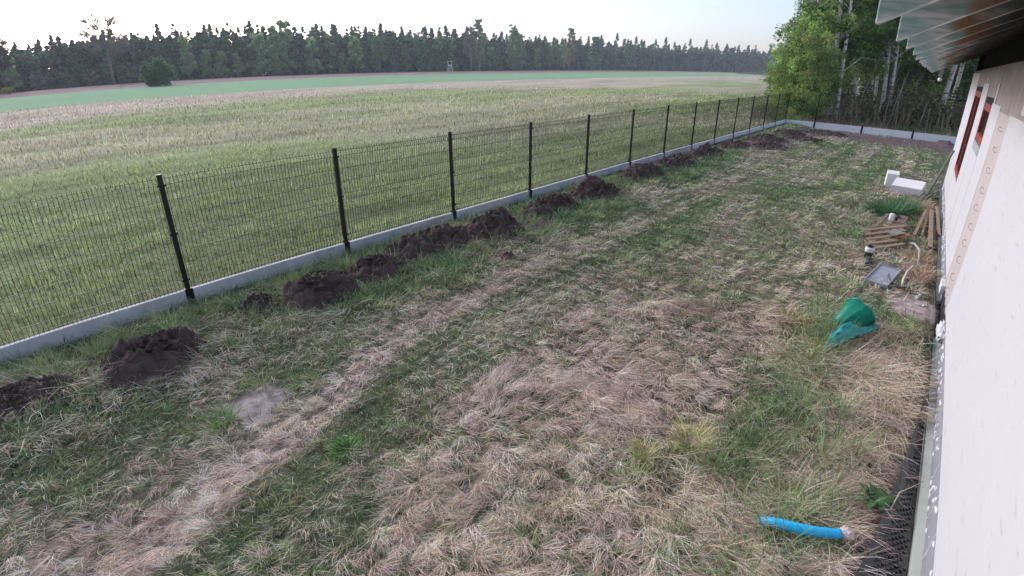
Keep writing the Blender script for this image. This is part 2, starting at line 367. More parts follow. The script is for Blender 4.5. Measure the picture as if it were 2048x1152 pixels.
G1.obj('yard_grass', M_blade); tag(bpy.data.objects['yard_grass'], 'mixed green and dead straw grass covering the yard between fence and house', 'grass', kind='stuff')
# meadow grass outside the fence
G2 = Acc()
x, y, r = wedge(230000, 7.4, 75, 1.9, -112, -8); k = (x < FX-.05); x, y, r = x[k], y[k], r[k]; n = len(x)
lod = np.clip(r/5.5, 1.2, 9); t = fbm(x*.12, y*.05, 61, 4); rowm = .6+.8*fbm(x*1.1, y*.16, 63, 4)
cl = fbm(x*2.6, y*1.5, 81, 3); k = rng.random(n) < np.clip(cl*3.4-1.15, .05, 1); x, y, r, lod, t, cl, rowm = [v[k] for v in (x, y, r, lod, t, cl, rowm)]; n = len(x)
tt = np.clip(.12+sstep(26, 66, -x+32*(t-.5))+.45*sstep(.48, .62, t)+rng.normal(0, .15, n), 0, 1)[:, None]
c2 = (np.array([.33, .395, .17])*(1-tt)+np.array([.54, .46, .34])*tt)*rowm[:, None]*(.55+.9*cl[:, None])
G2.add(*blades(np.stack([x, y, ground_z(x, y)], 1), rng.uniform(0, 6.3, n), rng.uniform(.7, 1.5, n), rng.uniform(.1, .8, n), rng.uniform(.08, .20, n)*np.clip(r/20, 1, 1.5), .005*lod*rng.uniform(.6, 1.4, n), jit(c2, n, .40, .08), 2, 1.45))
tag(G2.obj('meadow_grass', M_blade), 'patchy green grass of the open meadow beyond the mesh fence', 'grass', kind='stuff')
# ---------------------------------------------------------------- side fence: welded mesh panels on black posts over concrete plinth boards
def panel_mesh(Lp=STEP-.08):
    b = MB(); x0 = -Lp/2; nz = int(Lp/.05)
    hz = [.0, .10, .30, .50, .68, .78, .98, 1.18, 1.38, 1.46]; base = .22
    prof = [(-.03, 0), (.0, 0), (.05, .025), (.10, 0), (.68, 0), (.73, .025), (.78, 0), (1.36, 0), (1.41, .025), (1.46, 0), (1.49, 0)]
    w = .0024
    for i in range(nz+1):
        yy = x0+.01+i*(Lp-.02)/nz
        for (za, xa), (zb, xb) in zip(prof[:-1], prof[1:]):
            v = [(xa-w, yy-w, base+za), (xa+w, yy-w, base+za), (xa+w, yy+w, base+za), (xa-w, yy+w, base+za), (xb-w, yy-w, base+zb), (xb+w, yy-w, base+zb), (xb+w, yy+w, base+zb), (xb-w, yy+w, base+zb)]
            b.add(v, [(0, 1, 5, 4), (1, 2, 6, 5), (2, 3, 7, 6), (3, 0, 4, 7)])
    for z in hz: b.box(-.0065, -.001, x0, -x0, base+z-.0028, base+z+.0028)
    return b
def plinth(mb, Lp, h=BH, lo=-.12):
    L2 = Lp/2; mb.box(-.018, .018, -L2, L2, lo, h)
    for sx in (-1, 1):
        f = sorted((sx*.0182, sx*.028))
        mb.box(f[0], f[1], -L2, L2, h-.03, h); mb.box(f[0], f[1], -L2, L2, lo, lo+.15)
        mb.box(f[0], f[1], -L2, -L2+.06, lo+.151, h-.031); mb.box(f[0], f[1], L2-.06, L2, lo+.151, h-.031)
fence = empty('mesh_panel_fence', (FX, FY0, 0)); tag(fence, 'long black welded mesh fence on a low concrete plinth between yard and meadow', 'fence')
def post_parts(parent, loc, h=PH, top=True):
    b = MB(); b.box(-.02, .02, -.03, .03, -.1, h); b.box(-.024, .024, -.034, .034, h+.001, h+.012)
    p = b.build('post', M_black, parent, bevel=.002); p.location = loc
    c = MB(); c.box(-.034, .034, -.052, .052, -.1, .205); c.box(.03, .045, -.03, .03, .06, .09); br_ = c.build('post_bracket', M_black, p, bevel=.003)
    if top:
        for z in (.32, .96, h-.14):
            d = MB(); d.box(.0205, .033, -.05, .05, z, z+.03); d.build('clamp', M_black, p)
    return p
pm = panel_mesh().build('mesh_panel', M_black, fence); pb = MB(); plinth(pb, STEP-.1); pl0 = pb.build('plinth_board', M_conc, fence)
p0 = post_parts(fence, (0, -2*STEP, 0))
pm.location = (0, -1.5*STEP, 0); pl0.location = (0, -1.5*STEP, 0)
for i in range(-1, 14):
    c = copy_tree(p0, fence); c.location = (random.uniform(-.008, .008), i*STEP, random.uniform(-.01, .01)); c.rotation_euler = (random.uniform(-.006, .006), random.uniform(-.006, .006), 0)
    if i < 13:
        c = copy_tree(pm, fence); c.location = (0, (i+.5)*STEP, 0)
        c = copy_tree(pl0, fence); c.location = (0, (i+.5)*STEP, random.uniform(-.008, .004))
# rear boundary: plinth boards laid, one tall post, stubs of the others
rear = empty('rear_plinth_wall', (FX, BY, 0)); tag(rear, 'low pale concrete plinth wall with short black post stubs at the back of the yard', 'wall')
M_conc2 = mat('pale new concrete', (.88, .86, .87), .9, .10, 4, bump=.1, bscale=90)
S1 = 1.636; xs = [0, S1, S1+2.5, S1+5, S1+7.5, S1+10, S1+12.5]
for a, b in zip(xs[:-1], xs[1:]):
    q = MB(); plinth(q, b-a-.1, BH, -.32); o = q.build('plinth_board', M_conc2, rear); o.location = ((a+b)/2, 0, 0); o.rotation_euler = (0, 0, math.pi/2)
for i, a in enumerate(xs[1:]):
    q = MB(); h = PH if i == 0 else .27; q.box(-.03, .03, -.02, .02, -.3, h); q.box(-.05, .05, -.034, .034, -.3, .205)
    q.build('post' if i == 0 else 'post_stub', M_black, rear, bevel=.003).location = (a, 0, 0)
q = MB(); q.tube([(-7.68, 37.3, -.05), (-7.66, 37.3, .6), (-7.64, 37.31, 1.15)], [.035, .035, .032], 8)
tag(q.build('wooden_stake', mat('yellowed stake', (.42, .36, .17), .8, .2, 9)), 'short yellowish wooden stake behind the far corner post of the fence', 'stake')
# ---------------------------------------------------------------- spoil heaps of dug soil along the plinth
def heap(name, cx, cy, rx, ry, h, label, seed, n=54, rz=0, m=None):
    if name == 'soil_heap' and cy < 20: rx *= 1.2; ry *= 1.12; h *= 1.25
    u = np.linspace(0, 1, n); t = np.linspace(0, 2*np.pi, n*2, endpoint=False); U, T = np.meshgrid(u, t, indexing='ij')
    edge = .8+.4*fbm(np.cos(T)*1.6+seed, np.sin(T)*1.6, seed, 2)
    px = rx*U*edge*np.cos(T); py = ry*U*edge*np.sin(T)
    if rz: px, py = px*math.cos(rz)-py*math.sin(rz), px*math.sin(rz)+py*math.cos(rz)
    nz = fbm(px*3+seed, py*3, seed+3, 3); lump = fbm(px*13+seed, py*13, seed+5, 3); fine = fbm(px*38, py*38, seed+7, 2)
    z = h*.62*(1-U**2.2)*(.15+1.7*nz)+(.20*(lump-.5)+.035*(fine-.5))*(1-U**4)-.04*U**3
    pz = z+ground_z(cx, cy); V = np.stack([px, py, pz], -1).reshape(-1, 3)
    m_ = n*2; i, j = np.meshgrid(np.arange(n-1), np.arange(m_), indexing='ij'); a = (i*m_+j).ravel(); b = (i*m_+(j+1) % m_).ravel()
    F = np.stack([a, a+m_, b+m_, b], 1)
    me = mesh_np(name, V, F4=F); o = link(name, me, m or M_soil); o.location = (cx, cy, 0); tag(o, label, 'soil heap' if name == 'soil_heap' else 'clod')
    o['group'] = 'heaps of dug soil along the fence plinth' if name == 'soil_heap' else 'loose clods'
    rx *= 1.0
    # clods lying on it
    q = MB(); rr_ = random.Random(seed)
    for k in range(95):
        a = rr_.uniform(0, 6.28); d = rr_.uniform(.1, 1.5)*rr_.uniform(.7, 1); x1, y1 = rx*d*math.cos(a), ry*d*math.sin(a)
        if rz: x1, y1 = x1*math.cos(rz)-y1*math.sin(rz), x1*math.sin(rz)+y1*math.cos(rz)
        zz = max(0, h*(1-d**1.7)*.85) if d < 1 else float(ground_z(cx+x1, cy+y1)); s_ = rr_.uniform(.012, .03)+.05*rr_.random()**3
        vs = [Vector((x1+s_*rr_.uniform(.6, 1.3)*vx, y1+s_*rr_.uniform(.6, 1.3)*vy, zz+s_*rr_.uniform(.5, 1.1)*vz)) for vx, vy, vz in ((1, 0, 0), (0, 1, 0), (-1, 0, 0), (0, -1, 0), (0, 0, 1), (0, 0, -1))]
        q.add(vs, [(0, 1, 4), (1, 2, 4), (2, 3, 4), (3, 0, 4), (1, 0, 5), (2, 1, 5), (3, 2, 5), (0, 3, 5)])
    q.build('clods', m or M_soil, o)['kind'] = 'stuff'
    return o
for a in [(-6.05, -.30, .36, .62, .20, 'soil heap nearest the camera beside the plinth, at the left edge of the photo', 3),
          (-5.86, 1.05, .38, .56, .30, 'big dark soil heap with a pale stone in it, level with the first post', 5),
          (-6.30, 2.42, .26, .34, .16, 'small soil heap just before the larger one below the second post', 7),
          (-6.02, 3.15, .42, .52, .34, 'rounded crumbly soil heap in front of the second post', 9),
          (-6.15, 4.2, .42, .55, .22, 'low flattened soil heap just behind the second post', 11),
          (-6.35, 5.45, .46, 1.0, .30, 'long dark soil heap leading up to the third post', 13),
          (-6.02, 6.75, .48, .62, .42, 'pointed soil heap with turf slabs just past the third post', 15),
          (-6.25, 8.95, .48, .85, .30, 'soil heap with pale turf before the fourth post', 17),
          (-6.15, 10.5, .50, .95, .40, 'tall rounded soil heap in front of the fifth post', 19),
          (-6.35, 13.4, .50, 1.1, .34, 'soil heap with grass growing round it near the sixth post', 21),
          (-6.40, 16.0, .50, 1.2, .32, 'low soil heap near the seventh post', 23),
          (-6.35, 18.5, .50, 1.25, .34, 'reddish soil heap near the eighth post', 25),
          (-6.2, 21.6, .7, 1.0, .22, 'broad low soil heap near the ninth post', 61), (-5.2, 22.6, .9, .9, .20, 'spread out soil heap to the right of the ninth post', 62), (-5.9, 24.9, .8, 1.1, .24, 'broken soil heap near the tenth post', 63),
          (-4.6, 26.3, 1.1, .9, .18, 'flat soil heap farthest into the yard near the rear corner', 64), (-5.7, 28.2, .9, 1.0, .26, 'rough soil heap near the last but one post', 65), (-4.4, 30.2, 1.3, .9, .2, 'low reddish soil heap in front of the rear corner', 66)]: heap('soil_heap', *a)
heap('soil_clod', -4.98, 5.93, .10, .13, .10, 'single round clod of soil lying apart in the grass', 27, 20)
heap('turf_slab', -6.02, 7.15, .17, .22, .3, 'upturned turf slab standing on the pointed heap past the third post', 29, 20, m=mat('pale turf soil', (.13, .095, .085), 1, .4, 12, bump=1))
heap('pale_stone', -5.62, 1.12, .07, .08, .16, 'pale grey stone stuck in the big heap level with the first post', 31, 14, m=mat('pale stone', (.30, .29, .31), .9, .3, 12, bump=.5))
heap('lime_stone', -6.05, 16.25, .12, .16, .18, 'pale yellowish stone beside the low heap near the seventh post', 33, 14, m=mat('yellow stone', (.34, .33, .25), .9, .3, 12, bump=.5))
# grass on the heaps' edges
G3 = Acc()
for i in range(230):
    yy = rng.uniform(-.6, 20); xx = rng.uniform(-6.95, -5.3)
    clump(G3, xx, yy, rng.uniform(.04, .12)*(1+yy/12), int(rng.uniform(14, 40)), rng.uniform(.14, .30), [(.17, .30, .13), (.13, .25, .10), (.28, .34, .17)][rng.integers(3)], W=.006*(1+yy/9), el=(.6, 1.5))
tag(G3.obj('fence_side_grass', M_blade), 'tufts of fresh green grass between the soil heaps and the plinth', 'grass', kind='stuff')
# ---------------------------------------------------------------- tussocks and weeds one can point at
def plant(name, cx, cy, rad, n, L, cols, label, cat, W=.005, el=(.3, 1.5)):
    A = Acc()
    for c in cols: clump(A, 0, 0, rad, n//len(cols), L, c, W=W, el=el)
    for i in range(len(A.V)): A.V[i][:, 2] -= 0
    o = A.obj(name, M_blade); o.location = (cx, cy, float(ground_z(cx, cy))-float(ground_z(0, 0))); return tag(o, label, cat)
plant('grass_tussock', -.95, 3.50, .08, 420, .27, [(.42, .42, .14), (.30, .33, .10), (.68, .57, .40)], 'large yellow green grass tussock spreading dead straw to its left', 'tussock', .005, (.2, 1.3))
plant('grass_tussock', -1.20, 3.12, .05, 180, .22, [(.40, .42, .13), (.62, .54, .34)], 'smaller upright yellowish tussock left of the large one', 'tussock')
plant('grass_tussock', -.86, 6.42, .10, 300, .28, [(.30, .28, .10), (.62, .50, .32)], 'olive brown tussock among straw left of the green bucket', 'tussock', .007, (.2, 1.3))
plant('grass_tussock', -4.22, 1.10, .07, 180, .24, [(.18, .30, .11)], 'green tuft at the edge of the bare pale sand patch', 'tussock', .006)
plant('leafy_weed', -3.12, 1.65, .11, 320, .12, [(.15, .28, .09)], 'bright green weed low in the grass beside the wheel track', 'weed', .009, (.1, 1.2))
plant('leafy_weed', -.36, 13.7, .34, 900, .42, [(.08, .18, .09), (.11, .22, .12)], 'feathery dark green weed in front of the white foam blocks', 'weed', .012, (.3, 1.5))
plant('leafy_weed', -.06, 14.4, .30, 700, .40, [(.11, .22, .12), (.15, .26, .15)], 'paler green weed between the white foam blocks and the timber', 'weed', .012, (.3, 1.5))
b = MB()
for k in range(9):
    a = k*.72+.3; l = random.uniform(.12, .2); d = Vector((math.cos(a), math.sin(a), 0)); w_ = Vector((-d.y, d.x, 0))
    pts = [(0, .004, .01), (.25, .02, .06), (.55, .034, .09), (.8, .024, .08), (1, .002, .05)]
    vs = []
    for t_, ww, zz in pts: vs += [d*l*t_+w_*ww+Vector((0, 0, zz+.01)), d*l*t_-w_*ww+Vector((0, 0, zz-.005))]
    b.add(vs, [(2*i, 2*i+1, 2*i+3, 2*i+2) for i in range(4)])
o = b.build('dock_plant', mat('dock leaf', (.045, .12, .035), .5, .3, 20), None, True); o.location = (.38, 3.66, .06); tag(o, 'dark green broad leaved plant beside the black dimpled sheet', 'plant')
# ---------------------------------------------------------------- the house under construction
WX = .746
house = empty('unfinished_house', (WX, 8, 0)); tag(house, 'unfinished house with white foam cladding, bare block strips and open timber eaves', 'house')
HM = Matrix.Translation((-WX, -8, 0))
def hb(): return MB()
def hbuild(mb, name, m, bevel=0, smooth=False, parent=None):
    if parent is None or parent is house:
        mb.V = [(v[0]-WX, v[1]-8, v[2]) for v in mb.V]; return mb.build(name, m, house, smooth, bevel)
    mb.V = [(v[0]-WX, v[1]-8, v[2]) for v in mb.V]; return mb.build(name, m, parent, smooth, bevel)
def wall_mat():
    m = mat('foam cladding', (.80, .79, .82), .9, bump=.1, bscale=50)
    n = m.node_tree.nodes; l = m.node_tree.links; b = n['Principled BSDF']
    tc = n.new('ShaderNodeTexCoord'); sp = n.new('ShaderNodeSeparateXYZ'); cb = n.new('ShaderNodeCombineXYZ')
    l.new(tc.outputs['Object'], sp.inputs[0]); l.new(sp.outputs[1], cb.inputs[0]); l.new(sp.outputs[2], cb.inputs[1])
    br = n.new('ShaderNodeTexBrick'); br.inputs['Scale'].default_value = 1; br.inputs['Brick Width'].default_value = 1.0; br.inputs['Row Height'].default_value = .5
    br.inputs['Mortar Size'].default_value = .0022; br.inputs['Color1'].default_value = (.52, .525, .555, 1); br.inputs['Color2'].default_value = (.505, .51, .54, 1); br.inputs['Mortar'].default_value = (.55, .55, .58, 1)
    l.new(cb.outputs[0], br.inputs['Vector'])
    mp = n.new('ShaderNodeMapping'); mp.inputs['Scale'].default_value = (1, .9, 7); mp.inputs['Rotation'].default_value = (.5, 0, 0); l.new(tc.outputs['Object'], mp.inputs[0])
    t = n.new('ShaderNodeTexNoise'); t.inputs['Scale'].default_value = 3.2; t.inputs['Detail'].default_value = 9; t.inputs['Roughness'].default_value = .7; l.new(mp.outputs[0], t.inputs['Vector'])
    r = n.new('ShaderNodeValToRGB'); r.color_ramp.elements[0].position = .30; r.color_ramp.elements[0].color = (.62, .60, .60, 1); r.color_ramp.elements[1].position = .41; r.color_ramp.elements[1].color = (1, 1, 1, 1)
    l.new(t.outputs['Fac'], r.inputs[0])
    mm = n.new('ShaderNodeMix'); mm.data_type = 'RGBA'; mm.blend_type = 'MULTIPLY'; mm.inputs[0].default_value = .8; l.new(br.outputs['Color'], mm.inputs[6]); l.new(r.outputs[0], mm.inputs[7]); l.new(mm.outputs[2], b.inputs['Base Color'])
    return m
M_clad = wall_mat()
M_block = mat('aerated block', (.36, .315, .305), .95, .28, 2.5, bump=.3, bscale=60)
M_band = mat('primed strip', (.47, .425, .42), .9, .12, 3, bump=.15)
M_xps = mat('grey foam plinth board', (.27, .28, .31), .9, .15, 12, bump=.2, bscale=80)
M_glue = mat('adhesive', (.74, .74, .76), .9, .15, 20, bump=.6, bscale=40)
M_mem = mat('black foundation membrane', (.02, .02, .026), .24, .4, 6, c2=(.05, .046, .05), spec=.8)
M_rafter = None
b = hb(); b.box(WX+.014, 1.0, -3, 18.05, .0, 1.03); b.box(WX+.014, 1.0, -3, 10.1, 1.031, 3.19); b.box(WX+.014, 1.0, 15.1, 18.05, 1.031, 3.19)
b.box(WX+.014, 1.0, 10.101, 11.6, 1.031, 2.0); b.box(WX+.014, 1.0, 11.601, 12.95, 1.031, 3.19); b.box(WX+.014, 1.0, 10.101, 11.6, 2.72, 3.19); b.box(WX+.014, 1.0, 12.951, 15.099, 2.85, 3.19)
b.box(1.001, 7, 17.85, 18.05, 0, 3.19); b.box(6.8, 7, -3, 17.849, 0, 3.19); b.box(1.001, 6.799, -3, -2.8, 0, 3.19)
hbuild(b, 'block_wall', M_block)
# mortar grooves seen in the bare strip are in the block courses' slight relief
b = hb()
for k in range(5):
    for i in range(30): b.box(WX+.0105, WX+.0142, -1+i*.6+(k % 2)*.3, -1+i*.6+(k % 2)*.3+.594, 2.655+k*.11, 2.655+k*.11+.106)
CL = [(-3, 7.45, .29, 2.62, 0), (8.78, 10.098, .29, 2.66, .004), (10.099, 11.6, .29, 1.985, .002), (11.602, 12.949, .29, 2.92, 0), (12.95, 15.1, .29, 1.0, .003), (15.102, 18.07, .29, 3.13, .002)]
for y0, y1, z0, z1, dx in CL:
    b = hb(); b.box(WX-.0+dx, WX+.0135, y0, y1, z0, z1); hbuild(b, 'foam_cladding', M_clad)
b = hb(); b.box(WX+.006, WX+.0135, 7.452, 8.778, .24, 2.60); hbuild(b, 'primed_strip', M_band)
for y0, y1 in ((12.2, 12.38), (9.72, 9.95), (6.4, 6.66)):
    b = hb(); b.box(WX+.002, WX+.0135, y0, y1, 2.921 if y0 > 12 else 2.665, 3.02 if y0 > 12 else 2.93); hbuild(b, 'gap_filler', M_clad)
for z in (2.43, 2.2, 1.96, 1.72, 1.5, 1.28, 1.06, .84, .60, .40):
    b = hb(); y0 = 7.85+random.uniform(-.05, .05)
    b.tube([(WX+.004, y0+.10, z+.02), (WX-.02, y0+.09, z+.03), (WX-.035, y0+.03, z+.025), (WX-.034, y0-.04, z), (WX-.02, y0-.09, z-.01), (WX+.004, y0-.10, z-.012)], .003, 6)
    hbuild(b, 'wall_tie', mat('tie', (.33, .22, .19), .6) if z == 2.43 else bpy.data.materials['tie'])
M_frame = mat('red brown window frame', (.30, .065, .055), .5, .25, 8); M_glass = mat('window pane', (.02, .022, .03), .05, spec=.8)
M_dark = mat('interior dark', (.02, .018, .02), .9)
def window(y0, y1, z0, z1, sill):
    xo = WX+.004
    f = hb(); t = .11
    f.box(xo, xo+.07, y0+.01, y0+t, z0+.01, z1-.09); f.box(xo, xo+.07, y1-t, y1-.01, z0+.01, z1-.09)
    f.box(xo, xo+.07, y0+t+.001, y1-t-.001, z0+.01, z0+t); f.box(xo, xo+.07, y0+t+.001, y1-t-.001, z1-.09-t, z1-.09)
    if y1-y0 > 1.8: f.box(xo+.002, xo+.07, (y0+y1)/2-.06, (y0+y1)/2+.06, z0+t+.001, z1-.091-t)
    o = hbuild(f, 'window', M_frame)
    g = hb(); g.box(xo+.03, xo+.045, y0+t+.002, y1-t-.002, z0+t+.002, z1-.2-.002); g.V = [(v[0]-WX, v[1]-8, v[2]) for v in g.V]; g.build('pane', M_glass, o)
    d = hb(); d.box(xo+.03, xo+.2, y0+.01, y1-.01, z1-.089, z1-.005); d.V = [(v[0]-WX, v[1]-8, v[2]) for v in d.V]; d.build('header_shade', M_dark, o)  # near-black strip stands in for the shadow under the window header
    if sill:
        s_ = hb(); s_.box(WX-.045, WX+.0, y0+.02, y1-.02, z0-.06, z0-.015); s_.V = [(v[0]-WX, v[1]-8, v[2]) for v in s_.V]; s_.build('sill', mat('grey sill', (.33, .34, .36), .8, .2, 10), o)
window(10.1, 11.6, 2.02, 2.71, False); window(12.95, 15.1, 1.02, 2.85, False)
b = hb(); b.box(WX-.002, WX+.01, 10.15, 11.55, 1.86, 2.0); hbuild(b, 'grey_render_patch', mat('grey render', (.36, .37, .39), .9, .2, 5))
# plinth zone
b = hb(); b.box(WX+.0, WX+.0135, -3, 7.17, .02, .285); b.box(WX+.0, WX+.0135, 8.47, 18.05, .02, .285); hbuild(b, 'plinth_board', M_xps)
b = hb(); b.box(WX-.062, WX-.001, -3, 7.1, -.05, .06); b.box(WX-.055, WX-.001, 8.5, 18.0, -.05, .045); hbuild(b, 'base_board', mat('pale base board', (.55, .60, .52), .9, .12, 5))
b = hb(); rr_ = random.Random(3)
for k in range(230):
    y0 = rr_.uniform(.5, 18); 
    if 7.1 < y0 < 8.55: continue
    z0 = rr_.uniform(.06, .26); a_, c_ = rr_.uniform(.008, .03)*(1+y0*.05), rr_.uniform(.008, .03)
    vs = [(WX-.0005, y0+a_*math.cos(q)*rr_.uniform(.7, 1.2), z0+c_*math.sin(q)*rr_.uniform(.7, 1.2)) for q in np.linspace(0, 6.28, 9)[:-1]]
    top = [(WX-.007, y0+(v[1]-y0)*.55, z0+(v[2]-z0)*.55) for v in vs]
    b.add(vs+top, [(i, (i+1) % 8, 8+(i+1) % 8, 8+i) for i in range(8)]+[tuple(range(8, 16))])
for k in range(16):
    y0 = .8+k*.42
    for z0 in np.linspace(.05, .27, 6): b.box(WX-.003, WX-.0002, y0+math.sin(z0*30+k)*.012, y0+math.sin(z0*30+k)*.012+.008, z0-.02, z0+.02)
hbuild(b, 'adhesive_dabs', M_glue)['kind'] = 'stuff'
b = hb(); b.box(WX+.008, WX+.0138, 7.18, 8.46, -.05, .3); 
for yy in (7.35, 7.7, 8.0, 8.3): b.box(WX+.002, WX+.0079, yy, yy+.02, -.05, .28)
for zz in (.08, .2): b.box(WX+.0035, WX+.0079, 7.18, 8.46, zz, zz+.014)
hbuild(b, 'bitumen_patch', mat('bitumen', (.045, .046, .058), .6, .4, 9, bump=.3))
b = hb(); b.box(WX-.05, WX+.004, 8.44, 8.78, .16, .292); hbuild(b, 'corner_block', mat('pale block', (.62, .64, .65), .9, .15, 9, bump=.2), bevel=.004)
# eaves
def rafter_mat():
    m = bpy.data.materials.new('weathered rafter with painted shade'); m.use_nodes = True; n = m.node_tree.nodes; l = m.node_tree.links; b = n['Principled BSDF']; b.inputs['Roughness'].default_value = .85; b.inputs['Specular IOR Level'].default_value = .2
    tc = n.new('ShaderNodeTexCoord'); g = n.new('ShaderNodeTexNoise'); mp = n.new('ShaderNodeMapping'); mp.inputs['Scale'].default_value = (1.2, 6, 9); l.new(tc.outputs['Object'], mp.inputs[0]); l.new(mp.outputs[0], g.inputs['Vector'])
    g.inputs['Scale'].default_value = 3; g.inputs['Detail'].default_value = 8
    r = n.new('ShaderNodeValToRGB'); e = r.color_ramp.elements; e[0].position = .40; e[0].color = (.27, .42, .38, 1); e[1].position = .60; e[1].color = (.74, .72, .72, 1)
    l.new(g.outputs['Fac'], r.inputs[0])
    oi = n.new('ShaderNodeObjectInfo'); va = n.new('ShaderNodeVectorMath'); va.operation = 'ADD'; l.new(tc.outputs['Object'], va.inputs[0]); l.new(oi.outputs['Location'], va.inputs[1])
    t = n.new('ShaderNodeTexNoise'); t.inputs['Scale'].default_value = 2.1; t.inputs['Detail'].default_value = 4; l.new(va.outputs[0], t.inputs['Vector'])
    sp = n.new('ShaderNodeSeparateXYZ'); l.new(tc.outputs['Object'], sp.inputs[0])
    ma = n.new('ShaderNodeMapRange'); ma.inputs[1].default_value = .05; ma.inputs[2].default_value = .30; ma.inputs[3].default_value = -.22; ma.inputs[4].default_value = .07; l.new(sp.outputs[0], ma.inputs[0])
    ad = n.new('ShaderNodeMath'); l.new(t.outputs['Fac'], ad.inputs[0]); l.new(ma.outputs[0], ad.inputs[1])
    r2 = n.new('ShaderNodeValToRGB'); r2.color_ramp.elements[0].position = .52; r2.color_ramp.elements[1].position = .64; l.new(ad.outputs[0], r2.inputs[0])
    mx_ = n.new('ShaderNodeMix'); mx_.data_type = 'RGBA'; l.new(r2.outputs[0], mx_.inputs[0]); l.new(r.outputs[0], mx_.inputs[6]); mx_.inputs[7].default_value = (.42, .22, .13, 1)
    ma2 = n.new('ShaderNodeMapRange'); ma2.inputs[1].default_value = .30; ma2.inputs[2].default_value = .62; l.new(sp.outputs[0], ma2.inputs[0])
    m3 = n.new('ShaderNodeMix'); m3.data_type = 'RGBA'; l.new(ma2.outputs[0], m3.inputs[0]); l.new(mx_.outputs[2], m3.inputs[6]); m3.inputs[7].default_value = (.12, .11, .10, 1)  # eave shade put into the colour: dark brown-grey towards the wall
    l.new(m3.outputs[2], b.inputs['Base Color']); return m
M_rafter = rafter_mat()
SL = .47; XE = -.235; RZ = 3.085
def rafter(L=4.3):
    q = MB(); w = .04; h = .19
    z1 = SL*L; v = [(0, -w, 0), (L, -w, z1), (L, -w, z1+h), (0, -w, h), (0, w, 0), (L, w, z1), (L, w, z1+h), (0, w, h)]
    q.add(v, [(0, 1, 2, 3), (5, 4, 7, 6), (0, 4, 5, 1), (3, 2, 6, 7), (0, 3, 7, 4), (1, 5, 6, 2)]); return q
r0 = rafter().build('rafter', M_rafter, house, bevel=.004)
ys = [-2.7+k for k in range(22)]
for i, yy in enumerate(ys):
    o = r0 if i == 0 else r0.copy()
    if i: COL.objects.link(o); o.parent = house
    o.location = (XE-WX+random.uniform(-.012, .012), yy-8+.04+random.uniform(-.015, .015), RZ+random.uniform(-.008, .008))
b = hb()
def slab(x0, x1, lift, th, y0, y1):
    za, zb = RZ+SL*(x0-XE)+lift, RZ+SL*(x1-XE)+lift
    v = [(x0, y0, za), (x1, y0, zb), (x1, y1, zb), (x0, y1, za), (x0, y0, za+th), (x1, y0, zb+th), (x1, y1, zb+th), (x0, y1, za+th)]
    b.add(v, [(0, 3, 2, 1), (4, 5, 6, 7), (0, 1, 5, 4), (1, 2, 6, 5), (2, 3, 7, 6), (3, 0, 4, 7)])
slab(XE+.02, 4.05, .196, .012, -2.9, 18.6); hbuild(b, 'roof_underlay', mat('dark underlay', (.03, .032, .036), .8, .3, 4))
b = hb()
for x0 in np.arange(XE+.05, 4, .34): slab(x0, x0+.05, .21, .03, -2.9, 18.6)
hbuild(b, 'roof_battens', M_wood)
b = hb(); slab(XE-.06, 4.05, .245, .02, -2.95, 18.65); b2 = b
v0 = len(b.V); 
za = RZ+SL*(4.05-XE)+.245
b.add([(4.05, -2.95, za), (4.05, 18.65, za), (8.4, 18.65, RZ+.24), (8.4, -2.95, RZ+.24)], [(0, 1, 2, 3)]); hbuild(b, 'roof_covering', mat('grey sheet roofing', (.12, .125, .13), .6))
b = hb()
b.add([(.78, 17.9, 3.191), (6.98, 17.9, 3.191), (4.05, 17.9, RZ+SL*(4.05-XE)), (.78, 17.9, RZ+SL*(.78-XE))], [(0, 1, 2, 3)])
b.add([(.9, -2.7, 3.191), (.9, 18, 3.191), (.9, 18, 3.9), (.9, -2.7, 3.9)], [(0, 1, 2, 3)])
hbuild(b, 'attic_shade_fill', mat('attic shade', (.03, .028, .03), .9))  # near-black sheets put in for the shade between wall top and rafters
# lamp on the far rafter
b = MB(); b.box(-.05, .05, -.03, .03, .06, .24); b.tube([(0, 0, .06), (0, 0, .02)], .02, 8)
lamp = b.build('wall_lamp', mat('grey lamp housing', (.35, .34, .36), .6), bevel=.005); lamp.location = (.0, 18.36, 2.93); tag(lamp, 'small grey lamp with a white bulb hung under the far end of the eaves', 'lamp')
b = MB(); b.lathe([(0.001, -.06), (.035, -.05), (.055, -.015), (.05, .02), (.02, .045)], n=16); b.build('bulb', mat('white lamp cover', (.85, .85, .78), .3), lamp, True)
